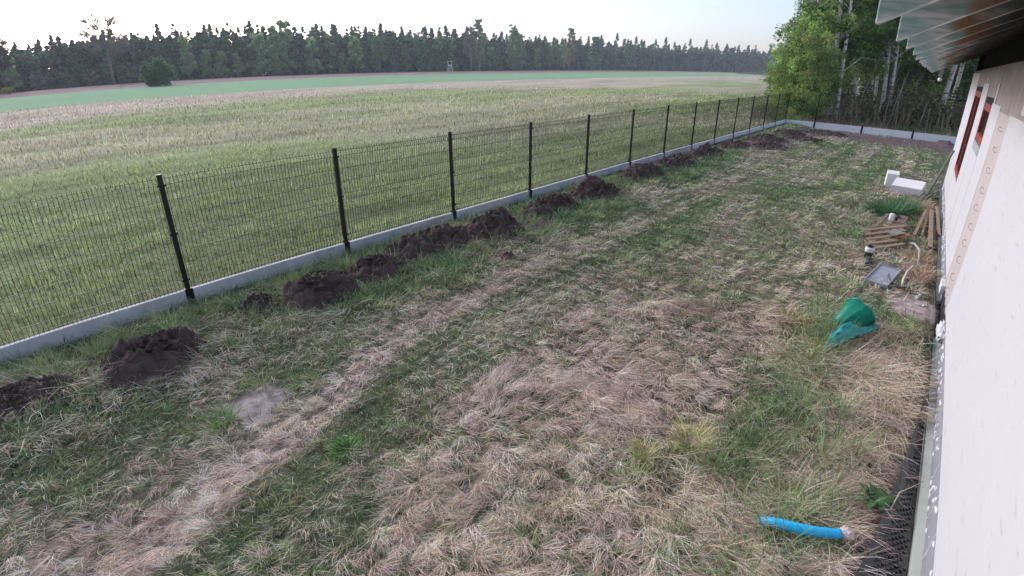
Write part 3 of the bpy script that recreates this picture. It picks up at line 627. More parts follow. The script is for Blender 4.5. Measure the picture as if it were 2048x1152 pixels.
# ---------------------------------------------------------------- dimpled membrane
b = MB(); YS = np.linspace(.6, 18, 175)
def mem_left(y):
    return float(np.interp(y, [.6, 2.2, 3.01, 3.48, 4.02, 4.48, 5.01, 5.6, 6.3, 18], [.02, .25, .40, .455, .51, .555, .60, .635, .655, .665]))
rowsn = 7
for i, y in enumerate(YS):
    xl = mem_left(y)
    for j in range(rowsn):
        t = j/(rowsn-1); x_ = xl+(.675-xl)*t
        z_ = .13*(1-t)**1.4+.012+.012*math.sin(y*5+t*3)*(1-t)
        if y > 6: z_ = .10*(1-t)+.01
        b.V.append((x_, y, z_))
for i in range(len(YS)-1):
    for j in range(rowsn-1):
        a = i*rowsn+j; b.F.append([a, a+rowsn, a+rowsn+1, a+1]); b.M.append(0)
nfold = len(b.V)
for y in np.arange(1.2, 4.75, .036):
    xl = mem_left(y)+.075
    n_ = int((.68-xl)/.036)
    for k in range(max(0, n_)):
        x_ = xl+k*.036+(.018 if int(y/.036) % 2 else 0); t = (x_-mem_left(y))/(.675-mem_left(y)); z_ = .13*max(0, 1-t)**1.4+.013
        vs = [(x_+.012*math.cos(q), y+.012*math.sin(q), z_) for q in np.linspace(0, 6.28, 7)[:-1]]+[(x_+.008*math.cos(q), y+.008*math.sin(q), z_+.014) for q in np.linspace(0, 6.28, 7)[:-1]]
        b.add(vs, [(i, (i+1) % 6, 6+(i+1) % 6, 6+i) for i in range(6)]+[tuple(range(6, 12))])
o = b.build('dimpled_membrane', M_mem); tag(o, 'black dimpled plastic sheet lying along the foot of the white wall', 'membrane')
# crumpled wrap on the plinth
def crumple(name, loc, sx, sy, sz, m, label, cat, seed, parent=None, n=18):
    t = np.linspace(0, np.pi, n); p = np.linspace(0, 2*np.pi, n*2, endpoint=False); T, Pp = np.meshgrid(t, p, indexing='ij')
    ux, uy, uz = np.sin(T)*np.cos(Pp), np.sin(T)*np.sin(Pp), np.cos(T)
    k = .72+.55*np.abs(fbm(ux*3+seed, uy*3+uz*3.7, seed, 3)-.5)*2.2+.18*fbm(ux*8, uy*8+uz*6, seed+2, 2)
    V = np.stack([ux*k*sx, uy*k*sy, uz*k*sz], -1).reshape(-1, 3); m_ = n*2
    i, j = np.meshgrid(np.arange(n-1), np.arange(m_), indexing='ij'); a = (i*m_+j).ravel(); b_ = (i*m_+(j+1) % m_).ravel()
    o = link(name, mesh_np(name, V, F4=np.stack([a, a+m_, b_+m_, b_], 1)), m, parent); o.location = loc
    if label: tag(o, label, cat)
    return o
M_wrap = mat('white plastic wrap', (.68, .70, .72), .45, .15, 12, spec=.5)
crumple('crumpled_wrap', (WX-.02, 6.92, .23), .06, .26, .085, M_wrap, 'crumpled white plastic wrap stuck on the plinth at the near side of the dark gap', 'wrap', 5)
# ---------------------------------------------------------------- loose things in the yard
M_blue = mat('blue water pipe', (.02, .50, .95), .35, .08, 5)
b = MB(); P_ = [(-.28, 3.03, -.02), (-.20, 3.005, .09), (-.13, 3.0, .12), (-.03, 3.02, .13), (.08, 3.06, .13), (.17, 3.12, .12), (.235, 3.165, .115)]
pts = []
for i in range(len(P_)-1):
    for k in range(4): pts.append(Vector(P_[i]).lerp(Vector(P_[i+1]), k/4))
pts.append(Vector(P_[-1]))
for _ in range(3): pts = [pts[0]]+[(pts[i-1]+pts[i]*2+pts[i+1])/4 for i in range(1, len(pts)-1)]+[pts[-1]]
b.tube(pts, .034, 18); pipe = b.build('blue_pipe', M_blue, None, True); tag(pipe, 'bright blue plastic pipe end sticking out of the grass', 'pipe')
crumple('taped_end', (.27, 3.195, .11), .058, .05, .05, mat('pinkish wrap', (.72, .62, .63), .6, .2, 25), None, None, 9, pipe, 22)
M_teal = mat('green translucent plastic', (.01, .38, .25), .4, .3, 14, c2=(.01, .26, .20), trans=.3, spec=.4)
bk = MB(); Rm = Matrix.Translation((-.20, 6.66, .22)) @ Vector((.36, .62, .42)).to_track_quat('Z', 'Y').to_matrix().to_4x4()
prof = [(.0, -.17), (.125, -.17), (.132, -.165), (.172, .13), (.19, .13), (.19, .15), (.168, .15), (.165, .13), (.126, -.158), (.0, -.158)]
bk.lathe(prof, n=36, M=Rm); bkt = bk.build('green_bucket', M_teal, None, True); tag(bkt, 'green plastic bucket lying tipped over in tall grass', 'bucket')
for v_ in bkt.data.vertices:
    a_ = v_.co; k_ = float(fbm(a_.x*9+3, a_.y*9+a_.z*7, 77, 3))-.5; v_.co = Vector((a_.x+k_*.07, a_.y+k_*.05, a_.z-abs(k_)*.16))
h_ = MB(); h_.tube([Rm @ Vector((.187*math.cos(a), .187*math.sin(a)*.55+.02, .15+.13*math.sin(a))) for a in np.linspace(0, math.pi, 15)], .004, 6); h_.build('handle', M_teal, bkt)
bb = MB(); rr_ = random.Random(8); nn, mm_ = 26, 14
for i in range(nn):
    for j in range(mm_):
        u, v = i/(nn-1), j/(mm_-1)-.5
        x_ = -.35+.44*u; y_ = 6.02+.62*u+v*.46*(1-.8*u**1.5); z_ = .10+.17*math.exp(-((u-.3)/.25)**2)*(1-(2*v)**2)+.035*math.sin(v*26+u*4)*math.exp(-u*1.2)+.10*u
        bb.V.append((x_+rr_.uniform(-.004, .004), y_, z_+rr_.uniform(-.016, .016)))
for i in range(nn-1):
    for j in range(mm_-1): a = i*mm_+j; bb.F.append([a, a+1, a+mm_+1, a+mm_]); bb.M.append(0)
o = bb.build('green_sack', mat('teal plastic film', (.02, .46, .40), .35, .3, 9, c2=(.03, .34, .40), trans=.3, spec=.5), None, True); tag(o, 'crumpled teal plastic sack spread in the grass below the tipped bucket', 'sack')
def foam_block(cx, cy, cz, sx, sy, sz, rz, rx, label):
    q = MB(); q.box(-sx/2, sx/2, -sy/2, sy/2, -sz/2, sz/2); o = q.build('foam_block', M_eps, bevel=.008); o.location = (cx, cy, cz); o.rotation_euler = (rx, 0, rz); tag(o, label, 'foam block', 'white foam blocks'); return o
foam_block(-.07, 16.75, .15, .72, .55, .26, -.12, .25, 'long white foam block lying flat beside the timber stick')
foam_block(-.52, 17.5, .20, .30, .42, .40, .1, .1, 'short white foam block standing at the left end of the long one')
def plank(a, b_, w, h, label, m=M_wood, name='timber_offcut', group='timber offcuts by the wall'):
    a = Vector(a); b_ = Vector(b_); q = MB(); c = (a+b_)/2; q.bar(a-c, b_-c, w, h); o = q.build(name, m, bevel=.003); o.location = c; tag(o, label, 'timber' if 'timber' in name else 'board', group); return o
M_wood2 = mat('greyed timber', (.25, .18, .145), .9, .4, 6, bump=.3)
# slatted heap (left)
L1 = ['nearest slat of the slatted pile', 'second slat from the near side of the slatted pile', 'middle slat of the slatted pile', 'fourth slat from the near side of the slatted pile', 'farthest slat of the slatted pile']
for k in range(5):
    y0 = 10.15+k*.27; plank((-.40-.02*k, y0, .10+.02*k), (.14-.01*k, y0+.78, .12+.02*k), .085, .022, L1[k]+' by the black pot', M_wood)
plank((-.26, 11.95, .16), (.06, 11.35, .19), .085, .022, 'short board laid diagonally on top of the slatted pile', M_wood)
q = plank((-.12, 11.05, .235), (.05, 11.3, .24), .22, .012, 'flat grey sheet scrap on top of the slatted pile', mat('grey scrap', (.24, .25, .25), .9, .2, 9), 'sheet_scrap', None)
plank((.03, 11.05, .19), (.17, 11.35, .19), .12, .03, 'orange stained board end at the right of the slatted pile', mat('orange board', (.42, .20, .09), .85, .4, 8))
plank((-.52, 11.35, .02), (-.27, 12.7, .22), .07, .035, 'dark board propped behind the slatted pile, pointing left', M_wood2)
plank((-.56, 11.55, .03), (-.35, 11.9, .06), .05, .02, 'thin dark stick lying left behind the slatted pile', M_wood2)
plank((-.04, 11.6, .03), (.02, 12.95, .18), .16, .03, 'wide reddish board standing upright behind the slatted pile', M_wood2)
plank((-.13, 11.7, .03), (-.10, 12.6, .12), .10, .03, 'narrow board just left of the wide reddish board', M_wood2)
plank((-.19, 11.75, .02), (-.17, 12.2, .10), .09, .03, 'short reddish board stub left of the narrow board', M_wood2)
# fan of laths (right)
plank((.28, 12.1, .03), (.41, 14.1, .16), .06, .03, 'leftmost lath of the fan of laths against the wall', M_wood)
plank((.41, 12.2, .03), (.46, 13.9, .14), .05, .03, 'second lath from the left in the fan by the wall', M_wood2)
plank((.57, 11.3, .05), (.51, 14.0, .20), .075, .03, 'longest pale lath in the middle of the fan by the wall', M_wood)
plank((.64, 12.1, .03), (.57, 13.3, .12), .055, .03, 'short reddish lath right of the longest one in the fan', M_wood2)
plank((.70, 12.25, .08), (.60, 14.35, .24), .055, .03, 'rightmost lath of the fan, lying closest to the wall', M_wood)
# pot, pipe stub, can
b = MB(); b.lathe([(.0, .0), (.055, .0), (.062, .13), (.05, .22), (.0, .22)], n=18); pot = b.build('black_pot', mat('black plastic', (.02, .02, .025), .4), None, True); pot.location = (-.33, 9.85, .0); tag(pot, 'black plastic pot with a white collar at the corner of the slatted pile', 'pot')
b = MB(); b.lathe([(.066, .15), (.075, .19), (.068, .235), (.052, .23)], n=18); b.build('collar', M_wrap, pot, True)
b = MB(); b.lathe([(.05, .236), (.05, .26), (.04, .26), (.04, .236)], n=16); b.build('rim', bpy.data.materials['black plastic'], pot, True)
crumple('black_bag', (-.30, 9.55, .06), .07, .12, .08, mat('dark grey film', (.07, .075, .085), .35, .3, 10, spec=.6), 'dark grey plastic bag lying in front of the black pot', 'bag', 13)
b = MB(); b.lathe([(.0, .0), (.045, .0), (.05, .01), (.05, .15), (.045, .16), (.0, .16)], n=20); o = b.build('white_tin', mat('white tin', (.7, .72, .7), .4), None, True, 0); o.location = (-.19, 12.45, .14); tag(o, 'small white tin standing behind the slatted pile', 'tin')
b = MB(); b.lathe([(.0, .0), (.05, .0), (.05, .10), (.0, .10)], n=16); o = b.build('dark_tin', mat('dark tin', (.05, .05, .055), .5), None, True); o.location = (-.09, 12.75, .12); tag(o, 'small dark tin right of the white tin', 'tin')
# grey tray
b = MB(); b.box(-.16, .16, -.40, .40, 0, .03); b.box(-.16, -.145, -.40, .40, .031, .05); b.box(.145, .16, -.40, .40, .031, .05); b.box(-.144, .144, -.40, -.385, .031, .05); b.box(-.144, .144, .385, .40, .031, .05)
b.lathe([(.02, .031), (.03, .036), (.035, .031)], c=(-.08, -.28, 0), n=14)
o = b.build('plastic_sheet', mat('bluish grey plastic', (.34, .37, .44), .55, .12, 9), bevel=.004); o.location = (-.03, 8.98, .05); o.rotation_euler = (.06, .05, -.16); tag(o, 'bluish grey plastic panel lying on the grass near the sandy patch', 'panel')
b = MB(); b.tube([(.09, 9.75, .05), (.035, 9.35, .07), (.04, 9.0, .08), (.10, 8.78, .06), (.24, 8.74, .04), (.38, 8.80, .04), (.5, 8.70, .03), (.56, 8.5, .02)], .011, 8)
tag(b.build('black_hose', mat('dark hose', (.10, .10, .11), .5), None, True), 'dark hose curving round the grey panel onto the sand', 'hose')
b = MB(); b.tube([(.17, 11.15, .08), (.30, 11.0, .14), (.39, 10.6, .15), (.41, 10.2, .10), (.40, 9.9, .03)], [.025, .022, .018, .012, .008], 8)
tag(b.build('grey_strap', mat('grey strap', (.36, .35, .35), .8), None, True), 'pale grey plastic strip curling from the slatted pile towards the wall', 'strip')
b = MB(); b.tube([(.25, 8.76, .02), (.245, 8.95, .10), (.27, 9.2, .16), (.33, 9.5, .17), (.42, 9.7, .08)], [.016, .016, .012, .010, .008], 8)
tag(b.build('white_cable', mat('white cable', (.62, .60, .56), .6), None, True), 'whitish cable standing in a loop in the dry grass', 'cable')
plank((.36, 16.3, 0), (.70, 16.62, 1.27), .055, .05, 'long grey green stick leaning on the wall below the tall window', mat('grey green stick', (.15, .17, .14), .9, .3, 6), 'leaning_stick', None)
b = MB(); b.tube([(.71, 16.62, 1.25), (.70, 16.66, 1.36)], .03, 8); 
plank((.30, 15.9, .02), (.62, 16.6, .22), .05, .03, 'grey branch lying at the foot of the leaning stick', bpy.data.materials['grey green stick'], 'grey_branch', None)
plank((.12, 15.2, .02), (.42, 16.6, .15), .05, .03, 'dark brown board lying between the foam block and the stick', M_wood2)
for k, (x0, y0, s0, lab) in enumerate([(.50, 8.62, .05, 'white pebble nearest the wall on the sandy patch'), (.47, 8.5, .06, 'larger white stone on the sandy patch'), (.56, 8.25, .035, 'smallest white stone on the sandy patch')]):
    crumple('white_stone', (x0, y0, s0*.3), s0*.5, s0*.7, s0*.45, M_wrap, lab, 'stone', 50+k)
def twig(pts, r, label, m=None):
    q = MB(); q.tube(pts, [r*(1-.5*i/(len(pts)-1)) for i in range(len(pts))], 6); tag(q.build('twig', m or bpy.data.materials['pale twig'], None, True), label, 'twig')
mat('pale twig', (.42, .37, .31), .9)
twig([(-3.56, 1.92, .04), (-3.50, 2.1, .055), (-3.42, 2.45, .04)], .006, 'thin pale stick lying in short grass right of the wheel track')
twig([(.50, 3.62, .12), (.53, 3.78, .17), (.60, 3.9, .16), (.69, 4.12, .10)], .005, 'thin bent twig lying across the black dimpled sheet')
twig([(-.55, 2.9, .12), (-.42, 2.93, .16), (-.30, 2.98, .14)], .004, 'pale stalk crossing the grass left of the blue pipe')
twig([(-1.0, 3.15, .1), (-.8, 3.25, .2), (-.55, 3.5, .22)], .004, 'long arching pale stalk right of the large tussock')
# ---------------------------------------------------------------- trees
def leaf_quads(c, size, col, aspect=.6):
    n = len(c); a = rng.normal(size=(n, 3)); a /= np.linalg.norm(a, axis=1)[:, None]
    b = rng.normal(size=(n, 3)); b -= a*(a*b).sum(1)[:, None]; b /= np.linalg.norm(b, axis=1)[:, None]
    s_ = (size*rng.uniform(.6, 1.4, n))[:, None]/2
    V = np.stack([c-a*s_, c+b*s_*aspect, c+a*s_, c-b*s_*aspect], 1).reshape(-1, 3)
    return V, (np.arange(n)*4)[:, None]+np.arange(4), np.repeat(col, 4, 0)
def cloud(cl, per, spread, squash=.7):
    "points scattered in clumps; cl: centres n x 3, spread per clump"
    n = len(cl); p = rng.normal(size=(n, per, 3)); p *= (rng.random((n, per, 1))**.33)/np.linalg.norm(p, axis=2)[..., None]
    p = p*spread[:, None, None]*np.array([1, 1, squash]); return (cl[:, None, :]+p).reshape(-1, 3)
def crown(cl, spread, per, size, base, cv=.3, squash=.7, aspect=.6, hue=.06):
    pts = cloud(cl, per, spread, squash); cc = np.repeat(np.clip(np.array(base)*(1+rng.normal(0, cv, (len(cl), 1)))*(1+rng.normal(0, hue, (len(cl), 3))), .008, .8), per, 0)
    cc = np.clip(cc*(1+rng.normal(0, .18, (len(cc), 1))), .008, .8); return leaf_quads(pts, size, cc, aspect)
def birch_bark():
    m = mat('birch bark', (.55, .53, .50), .8, bump=.2); n = m.node_tree.nodes; l = m.node_tree.links
    tc = n.new('ShaderNodeTexCoord'); mp = n.new('ShaderNodeMapping'); mp.inputs['Scale'].default_value = (2.2, 2.2, 5); t = n.new('ShaderNodeTexNoise'); t.inputs['Scale'].default_value = 1.3; t.inputs['Detail'].default_value = 5
    r = n.new('ShaderNodeValToRGB'); r.color_ramp.elements[0].position = .36; r.color_ramp.elements[0].color = (.07, .06, .055, 1); r.color_ramp.elements[1].position = .48; r.color_ramp.elements[1].color = (.66, .62, .57, 1)
    l.new(tc.outputs['Object'], mp.inputs[0]); l.new(mp.outputs[0], t.inputs['Vector']); l.new(t.outputs['Fac'], r.inputs[0]); l.new(r.outputs[0], n['Principled BSDF'].inputs['Base Color']); return m
M_birch = birch_bark(); M_pinebark = mat('pine bark', (.17, .11, .085), .95, .4, 3, bump=.4)
M_palebark = mat('pale grey bark', (.30, .27, .25), .9, .3, 4)
def tree_obj(name, trunk_mb, bark, crown_vfc, leafm, label=None, group=None):
    root = empty(name); t = trunk_mb.build('trunk', bark, root, True)
    if crown_vfc is not None:
        V, F, C_ = crown_vfc; link('crown', mesh_np('crown', V, F4=F, col=C_), leafm, root)
    tag(root, label, 'tree', group); return root
def birch(h, seed, crown_from=.25, rad=2.2, ncl=170, per=60, size=.13, base=(.10, .17, .045), lean=0, r0=.14, droop=1.2, twin=False, cv=.3):
    global rng; rng = np.random.default_rng(seed); rr = random.Random(seed); q = MB(); limbs = []
    def stem(x0, ld, hh, r):
        pts = []; px = x0; py = 0
        for k in range(11):
            t = k/10; px = x0+ld*t*hh+.10*math.sin(t*5+seed); py = .08*math.sin(t*4+seed*2); pts.append((px, py, t*hh-.15))
        q.tube(pts, [r*(1-.82*(k/10)**1.1)+.01 for k in range(11)], 10); return pts
    P1 = stem(0, lean, h, r0); stems = [P1]
    if twin: stems.append(stem(.38, lean+.03, h*.9, r0*.8))
    cl = []
    for st in stems:
        for k in range(int(ncl/6/len(stems))):
            t = crown_from+(1-crown_from)*rr.random(); i = min(int(t*10), 9); b0 = Vector(st[i]).lerp(Vector(st[i+1]), t*10-i)
            a = rr.uniform(0, 6.28); L = rad*(1-.55*t)*rr.uniform(.6, 1.25)
            p1 = b0+Vector((math.cos(a)*L*.5, math.sin(a)*L*.5, L*.45)); p2 = b0+Vector((math.cos(a)*L, math.sin(a)*L, L*.45-droop*rr.random()*.4))
            q.tube([b0, p1, p2], [.035*(1-t)+.014, .018, .006], 5, False)
            for j in range(6):
                f = rr.uniform(.35, 1.05); p = b0.lerp(p1, f*2) if f < .5 else p1.lerp(p2, f*2-1); cl.append((p.x+rr.gauss(0, .2), p.y+rr.gauss(0, .2), p.z-rr.random()*droop*.7))
    cl = np.array(cl); return q, crown(cl, np.full(len(cl), .42)*rng.uniform(.6, 1.4, len(cl)), per, size, base, cv, 1.15)
def place(root, x, y, z=0, rz=0, s=1): root.location = (x, y, z); root.rotation_euler = (0, 0, rz); root.scale = (s, s, s); return root
def at(azd, d): a = math.radians(azd); return d*math.sin(a), d*math.cos(a)
# birch grove behind the rear plinth
g = 'birches in the grove behind the yard'
def B(azd, d, label, rz=0, s=1, **k):
    q, cr = birch(**k); t = tree_obj('birch_tree', q, M_birch, cr, M_leaf, label, g); x, y = at(azd, d); place(t, x, y, 0, rz, s); return t
B(-7.9, 41.5, 'big twin stemmed white birch, the foremost of the grove, right of the corner post', h=17, seed=11, rad=3.3, ncl=420, per=60, size=.2, r0=.15, twin=True, lean=-.11, base=(.20, .31, .09), crown_from=.16)
B(-6.1, 45, 'white birch leaning slightly, next to the right of the twin stemmed one', h=17, seed=12, rad=3.2, ncl=460, per=44, crown_from=.2, size=.2, r0=.15, lean=-.13, base=(.20, .33, .09))
B(-3.9, 45, 'bright white birch in the middle of the grove with a leaning partner', h=16, seed=13, rad=3.0, ncl=440, per=44, crown_from=.2, size=.2, r0=.14, lean=-.10, twin=True, base=(.20, .33, .09))
B(-4.6, 50, 'slender birch just left of the bright white one', h=16, seed=14, rad=2.8, ncl=380, per=44, size=.2, crown_from=.18, r0=.11, lean=-.09, base=(.19, .31, .09))
B(-5.1, 56, 'thin pale birch deep between the second and third front birches', h=17, seed=15, rad=2.8, ncl=360, per=44, size=.2, crown_from=.18, r0=.12, base=(.19, .31, .09))
B(-1.5, 58, 'mottled birch half hidden behind the eaves', h=17, seed=16, rad=2.8, ncl=380, per=44, size=.2, crown_from=.18, r0=.16, lean=.03, base=(.19, .31, .09))
B(-2.3, 60, 'thin birch deep in the grove left of the mottled one', h=17, seed=17, rad=2.8, ncl=340, per=44, size=.2, crown_from=.18, r0=.11, lean=.02, base=(.19, .31, .09))
B(.65, 48, 'pale birch trunk seen under the far end of the eaves', h=15, seed=18, rad=2.2, ncl=200, per=60, r0=.18, lean=.03, base=(.15, .23, .07))
B(1.2, 52, 'grey birch trunk seen between the eaves lamp and the house corner', h=15, seed=19, rad=2.2, ncl=200, per=60, r0=.16, lean=.02, base=(.15, .23, .07))
B(-9.6, 47, 'leafy birch behind the bright green hedge tree, left of the twin stemmed one', h=14, seed=20, rad=2.8, ncl=320, per=90, r0=.12, base=(.24, .35, .12), crown_from=.1, size=.18)
B(-10.9, 45, 'airy pale birch crown at the left edge of the grove, reaching out of the picture', h=15, seed=21, rad=2.3, ncl=300, per=44, size=.17, r0=.10, base=(.24, .33, .17), crown_from=.25, lean=.02)
# low leafy trees by the corner
def bushy(w, h, seed, ncl, per, size, base, cv=.32, low=.0, trunk=True):
    global rng; rng = np.random.default_rng(seed); q = MB(); rr = random.Random(seed)
    for k in range(5):
        a = rr.uniform(0, 6.28); L = rr.uniform(.5, .9); q.tube([(0, 0, -.05), (math.cos(a)*w*.12, math.sin(a)*w*.12, h*.35), (math.cos(a)*w*.35*L, math.sin(a)*w*.35*L, h*.8)], [.05, .035, .01], 6)
    u = rng.normal(size=(ncl, 3)); u /= np.linalg.norm(u, axis=1)[:, None]; r = (.45+.62*rng.random((ncl, 1))**.5)*(.8+.4*rng.random((ncl, 1)))
    c = u*r*np.array([w/2, w/2, h/2]); c[:, 2] += h/2+low; c = c[c[:, 2] > .15]
    return q, crown(c, rng.uniform(.10, .2, len(c))*min(w, h)*.7, per, size, base, cv, .8)
for azd, d, w, h, seed, base, label in [(-10.9, 39, 3.3, 5.0, 31, (.27, .38, .12), 'bright yellow green leafy tree hanging over the far corner of the fence'),
                                       (-10.0, 41, 2.6, 3.4, 32, (.20, .33, .09), 'green bushy tree between the corner post and the twin stemmed birch'),
                                       (-12.2, 50, 3.0, 5.6, 33, (.26, .37, .16), 'pale green bushy tree at the outer left edge of the grove')]:
    q, cr = bushy(w*1.1, h*1.08, seed, 330, 64, .13, base); t = tree_obj('leafy_tree', q, M_bark, cr, M_leaf, label, 'leafy trees at the fence corner'); x, y = at(azd, d); place(t, x, y)
# undergrowth: small dark conifers and brushwood under the birches
def conifer(h, w, seed, per=16, size=.16, base=(.035, .055, .02), tiers=16, cv=.35):
    global rng; rng = np.random.default_rng(seed); q = MB(); q.tube([(0, 0, -.1), (0, 0, h*.5), (0, 0, h*.98)], [h*.018+.01, h*.012+.006, .006], 6); cl = []; sp = []
    for k in range(tiers):
        t = k/(tiers-1); z = h*(.06+.92*t); r = w/2*(1-t)**.8+.04
        for j in range(max(3, int(11*(1-t)+3))):
            a = rng.uniform(0, 6.28); f = rng.uniform(.35, 1.1); cl.append((r*f*math.cos(a), r*f*math.sin(a), z-r*.18*f)); sp.append(.10*h/6+.14*r)
    return q, crown(np.array(cl), np.array(sp), per, size, base, cv, .55, .45)
protos = []
for i in range(3):
    q, cr = conifer(2.6+.4*i, 2.2, 40+i, 26, .12, (.17, .18, .08)); protos.append(tree_obj('young_spruce', q, M_pinebark, cr, M_needle))
lab = 'dark young spruce in the undergrowth below the birches'
rr = random.Random(4); first = [True]*3; k = 0
for azd, d in [(-7.0, 42), (-6.5, 44), (-5.6, 43), (-5.3, 46), (-4.9, 41.5), (-3.4, 44), (-2.9, 41), (-2.6, 44), (-2.1, 42), (-1.7, 45), (-1.3, 41), (-.8, 43), (-.4, 40.5), (.1, 43), (.5, 41), (1.0, 43), (1.6, 42), (2.2, 43), (-8.6, 47), (-6.9, 50), (-4.2, 49), (-3.1, 50), (-1.9, 50), (-.2, 50), (-5.9, 53), (-7.7, 54)]:
    i = k % 3; k += 1
    t = protos[i] if first[i] else copy_tree(protos[i]); first[i] = False
    x, y = at(azd, d); place(t, x, y, -.05, rr.uniform(0, 6), rr.uniform(.55, 1.0)); tag(t, lab, 'tree', 'young spruces under the birches')
# tall trunks filling the depth of the grove
def pine(h, seed, cf=.5, w=4.5, ncl=70, per=40, size=.5, base=(.035, .065, .035), r0=.16, cv=.35, top_sharp=.6):
    global rng; rng = np.random.default_rng(seed); q = MB(); rr = random.Random(seed); q.tube([(0, 0, -.2), (.1*rr.uniform(-1, 1), .1, h*.5), (0, 0, h*.97)], [r0, r0*.75, .03], 6); cl = []; sp = []
    for k in range(ncl):
        t = rr.random()**.8; z = h*(cf+(1-cf)*t); r = w/2*(1-t**1.7)**.85*(.55+.45*math.sin(min(1, t*3+.3)*1.57))*rr.uniform(.25, 1.1); a = rr.uniform(0, 6.28)
        cl.append((r*math.cos(a), r*math.sin(a), z)); sp.append(rr.uniform(.5, 1.05)*w*.16*(1-.55*t))
        if rr.random() < .25: q.tube([(0, 0, z-.4), (r*math.cos(a), r*math.sin(a), z)], [.05, .02], 4, False)
    for k in range(6): cl.append((rr.gauss(0, .12), rr.gauss(0, .12), h*(.93+.014*k))); sp.append(.42-.05*k)
    return q, crown(np.array(cl), np.array(sp), per, size, base, cv, .6, .5)
gp = []
for i, (cf, base) in enumerate([(.10, (.14, .24, .08)), (.16, (.20, .32, .09)), (.05, (.15, .22, .09))]):
    q, cr = pine(16+i, 60+i, cf, 5, 120, 60, .24, base, .13); gp.append(tree_obj('grove_tree', q, [M_pinebark, M_birch, M_pinebark][i], cr, M_needle))
first = [True]*3
for k in range(46):
    i = k % 3; t = gp[i] if first[i] else copy_tree(gp[i]); first[i] = False
    azd = rr.uniform(-10.5, 3.5); d = rr.uniform(56, 95); 
    if azd < -8: d = rr.uniform(54, 64)
    x, y = at(azd, d); place(t, x, y, 0, rr.uniform(0, 6), rr.uniform(.8, 1.1)); tag(t, 'tall dark forest tree standing deep behind the birch grove', 'tree', 'trees deep behind the birch grove')
mat('brush twig', (.34, .25, .19), .9)
b = MB()
for i in range(420):
    azd = rr.uniform(-10, 3); d = rr.uniform(38, 52); x, y = at(azd, d); h = rr.uniform(.4, 1.6); dx, dy = rr.gauss(0, .3), rr.gauss(0, .3)
    b.tube([(x, y, -.05), (x+dx*.5, y+dy*.5, h*.6), (x+dx, y+dy, h)], [.02, .014, .005], 4, False)
o = b.build('brushwood', bpy.data.materials['brush twig']); tag(o, 'brown leafless brushwood on the floor of the birch grove', 'brushwood', kind='stuff')
G4 = Acc(); x = rng.uniform(-12, 3, 26000); y = rng.uniform(34.6, 60, 26000); k = (x < y*.06+1) & (x > -y*.27); x, y = x[k], y[k]; n = len(x)
gc = np.where((fbm(x*.4, y*.4, 91, 3) > .5)[:, None], np.array([.12, .22, .08]), np.array([.24, .18, .12]))
G4.add(*blades(np.stack([x, y, ground_z(x, y)], 1), rng.uniform(0, 6.3, n), rng.uniform(.5, 1.5, n), rng.uniform(.2, 1, n), rng.uniform(.15, .55, n), np.full(n, .045), jit(gc, n), 2))
tag(G4.obj('forest_floor_grass', M_blade), 'rank grass and ferns on the ground under the birch grove', 'undergrowth', kind='stuff')
# thin saplings among the birches
for i, (azd, d, h, ln_) in enumerate([(-3.1, 40.5, 3.4, .4), (-2.75, 40, 3.0, .05), (-.75, 38.5, 1.6, .3), (-3.5, 41, 4.2, .1), (-5.9, 42, 4, .5), (-7.2, 41, 1.6, .1)]):
    x, y = at(azd, d); q = MB(); q.tube([(x, y, -.05), (x+ln_*.3, y, h*.4), (x+ln_*h*.35, y, h)], [.035, .028, .01], 6); q.tube([(x+ln_*.3, y, h*.45), (x+ln_*.3+.35, y, h*.8)], [.015, .006], 5)
    tag(q.build('bare_sapling', M_palebark, None, True), ['pale bare sapling slanting across the middle of the grove', 'upright thin bare sapling right of the slanting one', 'short forked bare sapling close behind the plinth near the house', 'tall thin bare sapling touching the bright white birch', 'slanting bare sapling beside the second birch', 'short bare sapling stub left of the twin stemmed birch'][i], 'sapling')
# ---------------------------------------------------------------- far forest along the meadow
P = []
specs = [('pine_tree', lambda s: pine(20, s, .20, 7.0, 130, 40, .75, (.155, .225, .125)), M_pinebark, M_needle, 'dark pine standing in the far forest wall beyond the meadow'),
         ('pine_tree', lambda s: pine(21, s, .15, 6.2, 130, 40, .7, (.19, .27, .14)), M_pinebark, M_needle, 'dark pine standing in the far forest wall beyond the meadow'),
         ('pine_tree', lambda s: pine(19, s, .25, 7.5, 120, 40, .8, (.14, .20, .12)), M_pinebark, M_needle, 'dark pine standing in the far forest wall beyond the meadow'),
         ('pine_tree', lambda s: pine(22, s, .25, 5.6, 120, 40, .7, (.20, .22, .14)), M_pinebark, M_needle, 'dark pine standing in the far forest wall beyond the meadow'),
         ('edge_birch', lambda s: birch(10, s, .10, 2.4, 230, 34, .42, (.36, .50, .24), cv=.22), M_palebark, M_leaf, 'grey green young birch at the edge of the far forest'),
         ('edge_birch', lambda s: birch(12, s, .12, 2.2, 230, 34, .42, (.42, .54, .25), cv=.22), M_palebark, M_leaf, 'grey green young birch at the edge of the far forest'),
         ('edge_bush', lambda s: bushy(5, 5.5, s, 70, 44, .5, (.26, .28, .22)), M_bark, M_leaf, 'greyish bush at the foot of the far forest'),
         ('edge_spruce', lambda s: conifer(8, 3.6, s, 14, .5, (.13, .22, .16), 14), M_pinebark, M_needle, 'small conifer at the foot of the far forest'),
         ('edge_birch', lambda s: birch(18, s, .10, 3.6, 260, 34, .5, (.34, .48, .24), cv=.25, r0=.2), M_palebark, M_leaf, 'tall rounded green birch in the front row of the far forest'),
         ('stem_pine', lambda s: pine(24, s, .62, 4.0, 50, 34, .8, (.15, .27, .15), .22), mat('light stems', (.30, .27, .22), .9), M_needle, 'tall bare stemmed pine at the far end of the meadow')]
